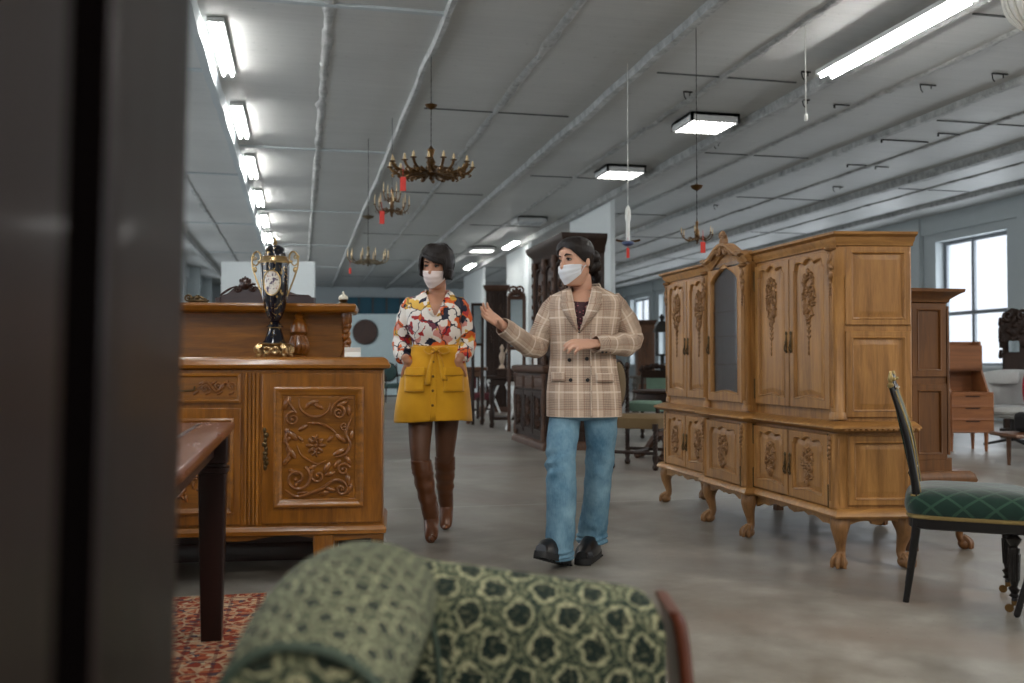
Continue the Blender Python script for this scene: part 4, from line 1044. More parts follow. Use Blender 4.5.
def hair_shell(M, par, zl, off, k, mat, name='hair', n=72, th=.006):
    P = []
    for i in range(27):
        row = []
        for j in range(n):
            a = 2*pi*j/n; aa = abs((a+pi) % (2*pi)-pi); z0 = zl(aa, (a+pi) % (2*pi)-pi); t = i/26; z = z0+(.2249-z0)*(t**.85)
            x, y, zz = headring(z, a); o_ = off(aa, z, t); r = sqrt(x*x+y*y)+1e-6
            if z < 0: x, y, zz = headring(0.02, a); zz = z; r = sqrt(x*x+y*y)
            o_ *= 1+.12*noise.noise((cos(a)*5, sin(a)*5, t*1.5)); up = o_*.8*max(0, (z-.14)/.085)
            row.append(((x+x/r*o_)*k, (y+y/r*o_)*k, (zz+up)*k))
        P.append(row)
    m = MB(); m.grid(P, True, False, True, M=M); return m.build(name, mat, par, mods=[('SOLIDIFY', dict(thickness=th, offset=-1))])
def zl1(aa, a):
    if aa < .75: return .168-.034*min(1, max(0, a+.5)/1.0)   # side-swept fringe
    if aa < 1.05: return (.168 if a < 0 else .134)-(aa-.75)/.3*(.11 if a < 0 else .085)
    return .062-.03*min(1, (aa-1.05)/.8)+(.012 if a < 0 else 0)
hair_shell(HM, w1, zl1, lambda aa, z, t: .014+.014*min(1, max(0, aa-.7)/.6)*(1-.35*max(0, (z-.15)/.08))+.006*(t < .2), HK, HR)
m = MB(); C0 = V((.014, .004, .240))
def strand(a, ze, out, mid=.17, w=.0075):
    x, y, z = headring(.205, a); x1_, y1_, z1_ = headring(mid, a); x2, y2, z2 = headring(ze, a)
    k = out; pts = [C0+V((.012*sin(a), -.012*cos(a), 0)), V((x*1.12, y*1.12, .228)), V((x1_*k, y1_*k, mid)), V((x2*(k-.02), y2*(k-.02), ze))]
    m.tube([HM @ (p*HK) for p in pts], [.004, w, w, .002], 6, smooth=10)
for k in range(26):
    a = -.95+1.9*k/25; strand(a, .166-.034*min(1, max(0, a+.5))-.005*sin(k*2.3), 1.13, .190)
for s in (-1, 1):
    for k in range(20): a = s*(.98+.108*k); strand(a, (.058 if s < 0 else .044)+.007*sin(k*1.9), 1.30, .13, .009)
m.build('hair_strands', HR, w1)
# ---------------------------------------------------------------- woman in the plaid jacket
D_ = 4.8; S = D_/FPX; PX0 = 575
def P2(px, py, y=0): return V(((px-575)*(4.8/FPX), y, CAMH-(py-HZ)*(4.8/FPX)))
o = at(575, 400, D_)
w2 = thing('person', 'woman in checked double-breasted jacket and wide blue jeans gesturing with open palm', 'person', (o.x, o.y, 0), -TH)
SK2 = skin('fair_skin', srgb(186, 140, 116), srgb(206, 162, 138))
HM2 = Matrix.Translation(P2(577.5, 283.8, -.02)) @ Matrix.Rotation(radians(-46), 4, 'Z') @ Matrix.Rotation(radians(4), 4, 'X') @ Matrix.Rotation(radians(-4), 4, 'Y')
HK2 = 1.0
m = MB(); head_mesh(m, HM2, HK2)
m.tube([P2(586, 304, .04), P2(584, 292, .025), P2(582, 278, .01)], [(.054, .056), (.047, .048), (.046, .05)], 16, ref=(0, 1, 0), round_=True)
m.rings([(*P2(583, 400, .01), .16, .11), (*P2(583, 380, .01), .165, .11), (*P2(583, 350, 0), .13, .095), (*P2(583, 325, 0), .145, .105), (*P2(584, 306, 0), .155, .10), (*P2(584.5, 297, .01), .13, .075), (*P2(585, 291, .015), .06, .05)], 24, 2.3, sub=14)
bL = [P2(554, 306, .0), P2(545, 326, .01), P2(535, 347, -.02), P2(516, 337, -.14), P2(501, 326, -.22)]
bR = [P2(616, 304, .01), P2(626, 322, .05), P2(631, 341, .04), P2(612, 345, -.10), P2(590, 344.5, -.19)]
for a in (bL, bR): m.tube(a, [.046, .042, .036, .029, .023], 12, smooth=18, round_=True)
hand(m, P2(504, 327, -.215), P2(486, 316, -.27)-P2(503, 327, -.215), (.15, -.8, .75), -1, .185, (.12, .2, .22), .35, thumb=(.55, .5, .7))
hand(m, P2(591, 344.5, -.19), P2(570, 345, -.24)-P2(591, 344.5, -.19), (-.1, .55, -.75), -1, .18, (.22, .42, .35), thumb=(.9, .45, .25))
l1 = [P2(563, 395, .0), P2(562, 425, -.03), P2(560.5, 468, -.11), P2(559, 510, -.12), P2(557, 545, -.10)]
l2 = [P2(599, 395, .02), P2(600, 425, .03), P2(600.5, 468, .06), P2(597, 505, .12), P2(594, 540, .16)]
for l_ in (l1, l2): m.tube(l_, [.07, .062, .05, .046, .034], 16, smooth=20, round_=True)
m.build('body', SK2, w2, mods=REM(.0048))
# jeans
JN = NT('washed_blue_denim'); v = JN.coord(); n = JN.noise(v, 7, 4, .6); f = JN.noise(JN.coord(scale=(1, 1, .2)), 160, 2); x_, y_, z_ = JN.xyz(v)
JN.set(JN.mix(((n-.5)*2.2+f*.4+.28).sat(), srgb(66, 104, 128), srgb(132, 166, 184)), .85, 0, .2); JN.bump(f+n, .3, .005)
def jean(pts, rad, seed, par):
    q = crom([(*p, *r) for p, r in zip(pts, rad)], 60); P = []
    for i, g in enumerate(q):
        row = []; t = i/60
        for j in range(56):
            a = 2*pi*j/56
            fold = .075*noise.noise((cos(a)*1.1+seed, sin(a)*1.1, t*11))+.05*noise.noise((cos(a)*2.4, sin(a)*2.4+seed, t*24))
            kn = math.exp(-((t-.42)/.09)**2)*.12*sin(t*75+2.5*a)*max(0, cos(a+1.2+seed)); hem = math.exp(-((t-.92)/.08)**2)*.09*sin(t*75+2*a+seed)*(.4+.6*abs(sin(a*.5+seed)))
            w = 1+fold*(1.2 if t > .3 else .5)+kn+hem+.018*abs(sin(a*1+.3))**12
            row.append((g[0]+g[3]*w*cos(a), g[1]+g[4]*w*sin(a), g[2]+(.004*sin(a) if i == 60 else 0)))
        P.append(row)
    m = MB(); m.grid(P, True, False, False); return m.build('jeans_leg', JN.m, par, mods=[('SOLIDIFY', dict(thickness=.004))])
hp = MB(); hp.rings([(*P2(583, 378, .01), .165, .115), (*P2(583, 395, .01), .175, .125), (*P2(583, 415, .0), .180, .128), (*P2(583, 420, .0), .13, .08)], 48, 2.3, sub=16, cap1=True); hips = hp.build('jeans_seat', JN.m, w2)
jean([P2(568, 405, .0), P2(564, 425, -.02), P2(560.5, 450, -.08), P2(560, 475, -.12), P2(559.5, 510, -.12), P2(558, 540, -.11), P2(557.5, 552.5, -.105)], [(.082, .10), (.082, .093), (.076, .088), (.074, .082), (.074, .084), (.074, .088), (.075, .090)], 1.3, w2)
jean([P2(600, 405, .02), P2(601, 425, .02), P2(601.5, 450, .05), P2(600, 475, .08), P2(597.5, 510, .12), P2(594.5, 535, .16), P2(594, 547, .165)], [(.092, .105), (.084, .098), (.076, .09), (.072, .085), (.070, .085), (.076, .090), (.080, .092)], 4.1, w2)
BLK = plain('black_shoe_leather', srgb(22, 21, 22), .28, var=.3); SOLE = plain('black_rubber_sole', srgb(16, 16, 17), .6)
def shoe(px, y, yaw, pitch, z, par):
    M = Matrix.Translation(V((P2(px, 0).x, y, z))) @ Matrix.Rotation(yaw, 4, 'Z') @ Matrix.Rotation(pitch, 4, 'X')
    m = MB(); N = 14; P = []
    for i in range(N+1):
        t = i/N; yy = .07-.26*t; w = (.036+.012*sin(t*pi*.9)+.004*t) if t < .9 else .036; h = .075*(1-t)**.7+.045
        if t > .92: h *= .8; w *= .85
        if t < .04: w *= .8
        P.append([(w*math.copysign(abs(cos(a))**.8, cos(a)), yy, .028+h*max(0, sin(a))**.8 if sin(a) > 0 else .028) for a in [2*pi*j/20 for j in range(20)]])
    m.grid(P, True, M=M); s_ = m.build('shoe', BLK, par)
    out = [(.036, .07), (.044, .0), (.05, -.10), (.046, -.16), (.026, -.20), (-.026, -.20), (-.046, -.16), (-.05, -.10), (-.044, .0), (-.036, .07), (-.018, .086), (.018, .086)]
    oo = [tuple(p) for p in crom([(*p, 0) for p in out+[out[0]]], 48)[:-1]]
    m = MB(); m.prism([(a, b) for a, b, _ in oo], 0, .03, 'xy', M=M)
    for k in range(9): m.box(0, .07-.03*k, -.003, .085, .012, .008, M=M)
    m.build('sole', SOLE, s_)
    for k in range(4): m = MB(); zt_ = .10-.011*k; m.tube([M @ V((-.022, -.045-.022*k, zt_-.012)), M @ V((0, -.05-.022*k, zt_)), M @ V((.022, -.045-.022*k, zt_-.012))], .003, 6, smooth=6); m.build('lace', SOLE, s_)
shoe(557, -.10, radians(-32), radians(-17), .028, w2); shoe(593.5, .13, radians(-20), 0, .007, w2)
# jacket
PL, uv = uvmat('glen_check_wool'); sp = PL.xyz(uv); u, v_ = sp[0], sp[1]
def line(c, per, w, ph=0): return ((c*(1/per)+ph).frac()-.5).abs().lt(w/per/2)
base = PL.mix(PL.noise(uv, 30, 3), srgb(178, 156, 138), srgb(198, 177, 158))
fine = line(u, .0085, .004).mx(line(v_, .0085, .004)); grp = (((u*(1/.095)).frac()-.5).abs().lt(.24)); grp2 = (((v_*(1/.125)).frac()-.5).abs().lt(.22))
c = PL.mix(fine*grp*.4, base, srgb(84, 66, 58)); c = PL.mix(line(v_, .0085, .004)*grp2*.38, c, srgb(84, 66, 58))
c = PL.mix(line(u, .095, .009, .5)*.6, c, srgb(226, 212, 196)); c = PL.mix(line(v_, .125, .009, .5)*.6, c, srgb(226, 212, 196))
c = PL.mix(line(u, .095, .004, .18).mx(line(v_, .125, .004, .18))*.28, c, srgb(150, 90, 60))
PL.set(c, .9, 0, .15); PL.bump(PL.noise(uv, 300, 2), .2, .002)
RJ = [(*P2(584, 416, .0), .192, .142), (*P2(584, 410, .0), .192, .142), (*P2(583.5, 390, .0), .188, .140), (*P2(583, 365, .0), .172, .128), (*P2(583, 350, .0), .168, .124), (*P2(583.5, 330, .0), .178, .130), (*P2(584, 314, .0), .190, .128), (*P2(584.5, 303, .0), .192, .112), (*P2(584.5, 297, .005), .178, .094), (*P2(585, 293, .01), .148, .078), (*P2(585.3, 289, .015), .105, .066), (*P2(585.5, 286, .02), .074, .060)]
vx2 = P2(577, 0).x; vz0b = P2(0, 333).z; vz1b = P2(0, 288).z
def vcut2(p):
    if p.y > 0: return True
    t = (p.z-vz0b)/(vz1b-vz0b)
    if p.z < P2(0, 405).z and abs(p.x-P2(589, 0).x-.0) < .003+.0*(1): return False
    return not (t > 0 and abs(p.x-(vx2+.020*t)) < .004+.050*t)
m = MB(); m.rings(RJ, 132, 2.35, sub=80, cap0=False, cap1=False, keep=vcut2); jk = m.build('jacket', PL.m, w2, mods=[('SOLIDIFY', dict(thickness=.004))])
qj = crom(RJ, 60)
def jpt(px, py, out=.004):
    p = P2(px, py); a = min(qj, key=lambda r: abs(r[2]-p.z)); u_ = max(-.97, min(.97, (p.x-a[0])/a[3])); return V((p.x, a[1]-a[4]*(1-abs(u_)**2.35)**(1/2.35)-out, p.z))
for pts, rr in ((bL, [.056, .060, .058, .050, .040]), (bR, [.058, .064, .064, .052, .040])):
    e = pts[3]*.12+pts[4]*.88 if pts is bR else pts[3]*.1+pts[4]*.9
    qq = crom([(*p, r) for p, r in zip(pts[:4]+[e], rr)], 44); s0 = V(pts[0])+V((.03 if pts is bL else -.03, 0, .0)); m = MB()
    q2 = [(*s0, .046)]+qq; P = []; pth = [V(a[:3]) for a in q2]
    mm = MB(); rad = []
    for i, a in enumerate(q2):
        el = math.exp(-((i-24)/7)**2); rad.append(a[3]*(1+.05*el*sin(i*1.9)+.03*noise.noise((i*.6, s0.x*9, 0))))
    m.tube(pth, rad, 36, cap=False); 
    # creases around the elbow
    for i in range(len(m.v)):
        p = V(m.v[i]); m.v[i] = tuple(p+V((1, 1, 1)).normalized()*.0+(V((noise.noise(p*14), noise.noise(p*14+V((5, 0, 0))), noise.noise(p*14+V((9, 0, 0)))))*.010))
    sl = m.build('sleeve', PL.m, jk, mods=[('SOLIDIFY', dict(thickness=.004))])
    if pts is bR:
        for k in range(3): m = MB(); p = P2(599+4*k, 352.5-.3*k, -.19+.02*k); m.ell(p, (.007, .006, .007), 8, 6); m.build('cuff_button', SOLE, sl)
# lapels
for s in (-1, 1):
    m = MB(); P = []; N = 16
    for i in range(N+1):
        t = i/N; px = 577+(3.9*t)+s*(.8+9.6*t); py = 333-43*t; o1 = .007
        wd = 13.5*(sin(min(1, t*1.25)*pi*.5)) if t < .74 else 13.5*(1-.38*(t-.74)/.26)-(2.5 if t < .80 else 0)
        dn = .10*wd
        P.append([jpt(px, py, o1), jpt(px+s*wd*.5, py+dn*.4, .017), jpt(px+s*wd, py+dn, .009)])
    m.grid(P, False); m.build('lapel', PL.m, jk, mods=[('SOLIDIFY', dict(thickness=.005, offset=0))])
m = MB(); P = []
for i in range(25):
    a = pi*i/24-.25+(.5*i/24); x = P2(585.5, 0).x+.080*cos(a); y = .025+.066*sin(a)
    P.append([(x*.9+P2(585.5, 0).x*.1, y*.92, P2(0, 282.5).z), (x, y+.004, P2(0, 284).z), (x*1.22-P2(585.5, 0).x*.22, y*1.2+.008, P2(0, 291.5).z)])
m.grid(P, False); m.build('jacket_collar', PL.m, jk, mods=[('SOLIDIFY', dict(thickness=.005))])
for px, py in ((568, 360), (585, 359), (569, 379.5), (585.5, 379.5)):
    m = MB(); m.ell(jpt(px, py, .006), (.0095, .005, .0095), 12, 6); m.build('button', SOLE, jk)
m = MB(); P = [[jpt(589+.35*j*0+(j-1)*.5, 334+(416-334)*i/30, .006+.003*(j == 1)) for j in range(3)] for i in range(31)]
m.grid(P, False); m.build('front_edge', PL.m, jk, mods=[('SOLIDIFY', dict(thickness=.003, offset=0))])
for a, b, y in ((551, 563, 372), (594, 611, 373)):
    m = MB(); P = [[jpt(a+(b-a)*j/8, y+9*i/4, .008+.003*(i == 3)) for j in range(9)] for i in range(5)]
    m.grid(P, False); m.build('pocket_flap', PL.m, jk, mods=[('SOLIDIFY', dict(thickness=.006, offset=0))])
# lace top inside
LC = NT('burgundy_lace'); v = LC.coord(); q_ = LC.vor(v, 75); LC.set(LC.mix(q_.lt(.30), srgb(52, 14, 24), srgb(150, 84, 92)), .7)
m = MB(); P = []
for i in range(15):
    t = i/14; py = 334-31*t; a_ = jpt(580, py, 0)
    P.append([V((P2(577+3.5*t, 0).x+(-.060+.12*j/12)*(.25+.9*t), jpt(577+3.5*t, max(py, 303), 0).y+.016+.025*abs(j/6-1)**2-.006*t, P2(0, py).z+.012*abs(j/6-1)**2*(t > .9))) for j in range(13)])
m.grid(P, False); m.build('lace_top', LC.m, w2, mods=[('SOLIDIFY', dict(thickness=.003))])
mask(HM2, w2, HK2, srgb(212, 216, 222)); face_bits(HM2, w2, HK2, '', SK2, -.3)
def zl2(aa, a):
    if aa < .6: return .186-.02*(aa/.6)
    if aa < 1.25: return .166-.052*(aa-.6)/.65
    if aa < 1.7: return .114-.03*(aa-1.25)/.45
    return max(.02, .084-.05*(aa-1.7))
hair_shell(HM2, w2, zl2, lambda aa, z, t: .007+.012*min(1, t*2.5), HK2, HR)
m = MB()
for k in range(10):
    a = 2.2+1.9*k/9; m.ell(HM2 @ V((.028*cos(k*2.4), .105+.018*sin(k*1.7), .105+.03*cos(k*1.3))), (.034, .032, .036), 12, 8)
m.ell(HM2 @ V((0, .11, .10)), (.052, .044, .056), 14, 10)
for k in range(8): m.tube([HM2 @ V((.02*cos(k), .12, .08)), HM2 @ V((.035*cos(k*1.3), .145+.01*sin(k), .04)), HM2 @ V((.04*cos(k*2.1), .13, -.005-.02*(k % 3)))], [.016, .012, .003], 6, smooth=8)
m.build('hair_bun', HR, w2)
# ================================================================ FOREGROUND
# rug
RG = NT('red_oriental_rug'); v = RG.coord(); x_, y_, z_ = RG.xyz(v)
c1 = RG.vor(v, 48, col=True); a_, b_, c_ = RG.xyz(c1); n = RG.noise(v, 60, 2); big = RG.noise(v, 5, 3)
sy = RG.vor(RG.coord(scale=(1, 1, 1)), 14, 'DISTANCE_TO_EDGE')
c = RG.ramp(a_, [(0, srgb(140, 66, 48)), (.38, srgb(172, 96, 66)), (.58, srgb(196, 146, 112)), (.72, srgb(78, 74, 84)), (.82, srgb(140, 60, 46)), (.92, srgb(196, 180, 150))], True)
c = RG.mix(sy.lt(.06)*.8, c, srgb(196, 170, 138)); c = RG.mix((((x_*9.0).frac()-.5).abs().lt(.06).mx(((y_*7.0).frac()-.5).abs().lt(.06)))*.5, c, srgb(70, 40, 48))
RG.set(RG.mix(n*.35, c, srgb(90, 40, 30)), .95, 0, .1); RG.bump(n, .4, .004)
ra = flo(262, 596)
m = MB(); m.b2(-2.6, ra.x+.02, 1.75, ra.y, 0.001, .014); rug = m.build('oriental_rug', RG.m); tag(rug, 'red and orange patterned oriental rug under the dark-legged table', 'rug')
m = MB(); k = -2.58
while k < ra.x: m.tube([(k, ra.y, .01), (k+.004, ra.y+.05, .003)], .003, 4); k += .018
fr = m.build('fringe', plain('cream_fringe', srgb(170, 154, 132), .9), rug); fr['kind'] = 'stuff'
# table
TW = wood('red_mahogany_top', srgb(84, 46, 30), srgb(122, 72, 50), .25, 'Y', coat=.3); TL = wood('very_dark_mahogany', srgb(18, 8, 7), srgb(42, 16, 12), .35, 'Z', coat=.05, spec=.3)
lg = flo(211, 645); zt = .79; cr = flo(235, 422, zt)
t = thing('dining_table', 'red-brown wooden table with dark tapered legs standing on the rug at left', 'table', (0, 0, 0), 0)
x1, y1 = cr.x, cr.y; x0, y0 = x1-1.5, 1.9
m = MB(); m.mould(x0, x1, y0, y1, [(-.012, zt-.034), (-.004, zt-.03), (0, zt-.02), (0, zt-.006), (-.006, zt)], True)
for o_ in m.v: pass
m.build('table_top', TW, t, .002)
m = MB(); m.b2(x1-.13, x1-.115, y0+.1, y1-.1, zt, zt+.0012); m.build('inlay_line', TL, t)
m = MB(); q = .055; m.b2(x0+q, x1-q, y0+q, y1-q, zt-.11, zt-.034); m.b2
m.build('apron', TL, t, .003)
for lx, ly in ((lg.x, y1-.09), (lg.x, y0+.09), (x0+.09, y1-.09), (x0+.09, y0+.09)):
    if ly > 3: ly = lg.y+.03
    m = MB(); m.rings([(lx, ly, .014, .036, .036), (lx, ly, .30, .043, .043), (lx, ly, zt-.17, .049, .049), (lx, ly, zt-.168, .056, .056), (lx, ly, zt-.15, .056, .056), (lx, ly, zt-.147, .047, .047), (lx, ly, zt-.135, .047, .047), (lx, ly, zt-.132, .056, .056), (lx, ly, zt-.034, .056, .056)], 24, 12)
    m.build('leg', TL, t)
# near wardrobe at the left edge of the view
WD = wood('dark_polished_rosewood', srgb(16, 10, 9), srgb(36, 24, 20), .5, 'Z', coat=.10, spec=.15)
DKG = plain('recess_shade_black', srgb(8, 6, 6), .95, spec=.0)
t = thing('tall_wardrobe', 'tall glossy dark brown wardrobe close at the left edge of the picture', 'wardrobe', (0, 0, 0), 0)
X0 = -.125
def yat(px): 
    r = ray(px, 341); return r.y*(X0/r.x)
m = MB(); m.b2(X0-.62, X0-.03, .12, yat(192), .02, 2.25); m.build('carcass', WD, t, .004)
m = MB(); m.b2(X0-.03, X0, .14, yat(58), .10, 2.15); m.build('door', WD, t, .006)
m = MB(); m.rings([(X0-.02, (yat(104)+yat(184))/2, .0, .02, (yat(184)-yat(104))/2), (X0-.02, (yat(104)+yat(184))/2, 2.2, .02, (yat(184)-yat(104))/2)], 32, 6); m.build('stile', WD, t)
m = MB(); m.b2(X0-.034, X0-.006, yat(56)+.001, yat(106), .03, 2.2); m.build('recess_shade', DKG, t)  # near-black fill standing in for the shade of the gap beside the door
m = MB(); m.mould(X0-.62, X0-.02, .12, yat(192), [(0, 2.2), (.02, 2.22), (.04, 2.27), (.04, 2.3), (0, 2.31)], True); m.build('cornice', WD, t)
m = MB(); m.b2(X0-.62, X0-.01, .12, yat(186), 0, .10); m.build('plinth', WD, t, .004); t.rotation_euler = (0, .016, 0); t.location = (-.014, 0, 0)
# ---------------------------------------------------------------- damask armchair
DM = NT('green_damask'); tc = DM.n('ShaderNodeTexCoord'); uv0 = tc.outputs['UV']; wv = DM.noise(uv0, 26, 3, .6, col=True); ma = DM.n('ShaderNodeVectorMath', operation='MULTIPLY_ADD'); DM.put(ma.inputs[0], wv); ma.inputs[1].default_value = (.013, .013, 0); DM.put(ma.inputs[2], uv0); uv = ma.outputs[0]
u, v_, _ = DM.xyz(uv); wn = DM.noise(uv, 55, 3, .7)
def cell_(ox):
    a = ((u*(1/.082)+ox).frac()-.5); b = ((v_*(1/.110)+ox).frac()-.5)
    a = a*1.0; b = b*1.12
    return DM.mth('SQRT', a*a+b*b)
dd = cell_(0.0).mn(cell_(.5)); dn = dd+(wn-.5)*.5
c = DM.ramp(dn, [(0, srgb(22, 34, 30)), (.225, srgb(26, 38, 34)), (.255, srgb(164, 162, 130)), (.290, srgb(140, 142, 112)), (.320, srgb(28, 42, 36)), (.39, srgb(36, 50, 42)), (.43, srgb(126, 128, 100)), (.47, srgb(36, 50, 42))])
spk = DM.noise(uv, 140, 2).gt(.60); c = DM.mix(spk*.35, c, srgb(150, 148, 116))
DM.set(c, .8, 0, .2, Sheen_Weight=.0); DM.bump(DM.noise(uv, 300, 2), .2, .002)
AW = wood('reddish_show_wood', srgb(60, 26, 14), srgb(98, 48, 28), .35, 'Z', coat=.2)
D0 = 1.62; s = D0/FPX; o = at(380, 400, D0)
ac = thing('armchair', 'armchair in green and cream damask with rolled arm, closest to the viewer', 'armchair', (o.x, o.y, 0), -TH)
def A(px, py, d): # local point
    k = d/FPX; return V(((px-512)*k-(380-512)*D0/FPX, d-D0, CAMH-(py-HZ)*k))
# backrest: runs to the right, its top falls towards the wooden edge
def topz(px):
    pts = [(340, 548), (400, 552), (440, 561), (500, 569), (560, 577), (620, 584), (645, 590), (657, 597)]
    for a, b in zip(pts, pts[1:]):
        if a[0] <= px <= b[0]: return a[1]+(b[1]-a[1])*(px-a[0])/(b[0]-a[0])
    return pts[-1][1]
m = MB(); P = []
N = 40
for i in range(N+1):
    px = 345+(660-345)*i/N; p = A(px, topz(px), D0); zt_ = p.z; th = .055
    bulge = .02*sin(pi*i/N); e = 0 if i < N-2 else (.004 if i == N-2 else (.012 if i == N-1 else .03))
    row = []
    for k in range(9): row.append((p.x, -th-bulge+(.0), .30+(zt_-.05-.30)*k/8))
    for k in range(1, 9): a = pi*k/9; row.append((p.x, -(th+bulge*(1-k/9))*cos(a), zt_-.05+(.05-e)*sin(a)))
    for k in range(9): row.append((p.x, th, zt_-.05-(zt_-.05-.30)*k/8))
    P.append(row)
m.grid(P, True, True, True)
def uvmap_xz(m_):
    # fabric coordinates: along the length and over the section
    pass
bk = m.build('backrest', DM.m, ac)
ul = bk.data.uv_layers[0]
for poly in bk.data.polygons:
    for li in poly.loop_indices:
        co_ = bk.data.vertices[bk.data.loops[li].vertex_index].co; ul.data[li].uv = (co_.x, co_.z+co_.y*.9)
# rolled arm coming towards the viewer
m = MB(); P = []; N = 30; NS = 40
pd = [(1.66, 378, 544, .070), (1.50, 366, 540, .088), (1.34, 346, 547, .098), (1.20, 323, 574, .098), (1.08, 301, 616, .090), (1.02, 291, 642, .085)]
qq = crom([(d_, px, py, r) for d_, px, py, r in pd], N)
for i, (d_, px, py, r) in enumerate(qq):
    c0 = A(px, py, d_); cx, y, z = c0.x, c0.y, c0.z-r*.92; row = []
    if i == N: r *= .96
    for k in range(NS):
        a = 2*pi*k/NS
        ca, sa = cos(a), sin(a)
        rx = r; x = cx+rx*ca*(1.28 if ca > 0 else 1); zz = z+r*.92*sa
        row.append((x, y, zz))
    P.append(row)
m.grid(P, True, True, True); arm = m.build('rolled_arm', DM.m, ac)
ul = arm.data.uv_layers[0]
for l_ in ul.data: l_.uv = (l_.uv[0]*1.7, l_.uv[1]*1.7)
for poly in arm.data.polygons:
    if len(poly.vertices) > 8:
        for li in poly.loop_indices: co_ = arm.data.vertices[arm.data.loops[li].vertex_index].co; ul.data[li].uv = (co_.x, co_.z)
m = MB(); m.tube([V(p)+V((0, -.002, 0)) for p in P[-1]]+[V(P[-1][0])+V((0, -.002, 0))], .006, 8); m.build('welt', plain('dark_green_piping', srgb(52, 66, 56), .8), arm)
m = MB(); m.tube([V(p)*1 for p in [A(386, 546, D0-.058), A(404, 566, D0-.068), A(424, 600, D0-.073), A(436, 640, D0-.076), A(441, 690, D0-.076)]], .005, 8, smooth=16); m.build('crease_piping', plain('dark_green_piping', srgb(52, 66, 56), .8), ac)
# arm side panel below the roll, seat, cushion, legs, wooden edge
m = MB(); aL_ = A(356, 600, D0); m.b2(-.12, .005, -.56, .03, .26, .60); m.build('arm_panel', DM.m, ac, .02)
xe = A(660, 600, D0).x
m = MB(); m.b2(.0, xe, -.60, -.04, .26, .34); m.build('seat_rail', DM.m, ac, .015)
m = MB(); m.b2(.01, xe-.01, -.60, -.075, .34, .46); m.build('seat_cushion', DM.m, ac, .04)
m = MB(); P = []
ed = [(672, 720), (671, 690), (668, 655), (664, 625), (659, 606), (655, 599)]
for px, py in ed[::-1]: pass
pts = [(668, 602), (674, 612), (678, 632), (681, 660), (684, 700), (686, 760)]
P = []
for i, (px, py) in enumerate(crom(pts, 24)):
    p = A(px, py, D0-.02); w = .010 if i > 2 else .006+.002*i
    P.append([(p.x-w*1.4, -.07, p.z), (p.x+w, -.062, p.z), (p.x+w, .07, p.z), (p.x-w*1.4, .07, p.z)])
m.grid(P, True, True, True); m.tube([(V(r[0])+V((.010, -.004, 0))) for r in P], .0095, 10)
m.build('wooden_edge', AW, ac, ang=60)
p = A(672, 720, D0-.02)
m = MB(); m.b2(p.x-.014, p.x+.02, -.07, .07, .02, .44); m.build('rear_post', AW, ac, .004)
for x, y in ((-.12, -.55), (-.12, 0), (xe-.04, -.55)): m = MB(); m.lathe([(.016, 0), (.02, .04), (.03, .16), (.034, .26)], (x, y, 0), 14); m.build('leg', AW, ac)
# ---------------------------------------------------------------- green side chair on the right
EB = wood('ebonised_wood', srgb(10, 8, 8), srgb(22, 18, 16), .3, 'Z', coat=.1, spec=.3); GL = plain('worn_gilt_trim', srgb(150, 130, 84), .4, .7, bump=.5, bs=120)
GS = NT('green_lattice_plush'); v = GS.coord(); xa_, ya_, za_ = GS.xyz(v); n = GS.noise(v, 30, 3); x_ = xa_*.75+ya_*.65+za_*.9; y_ = xa_*.75-ya_*.65-za_*.9
l1 = (((x_*5.5).frac()-.5).abs()-.25).abs().lt(.035); l2 = (((y_*5.5).frac()-.5).abs()-.25).abs().lt(.035)
GS.set(GS.mix((l1.mx(l2))*.5, GS.mix(n, srgb(8, 30, 24), srgb(18, 48, 38)), srgb(54, 84, 66)), .85, 0, .2, Sheen_Weight=.3); GS.bump(l1.mx(l2)*.6+n, .4, .004)
cc = CP+V((cos(TH), -sin(TH), 0))*1.958+V((sin(TH), cos(TH), 0))*4.11
CHA = -TH-radians(24)
t = thing('side_chair', 'black and gilt side chair with dark green patterned seat beside the big oak cabinet', 'chair', (cc.x, cc.y, 0), CHA)
hx, hy = .188, .18
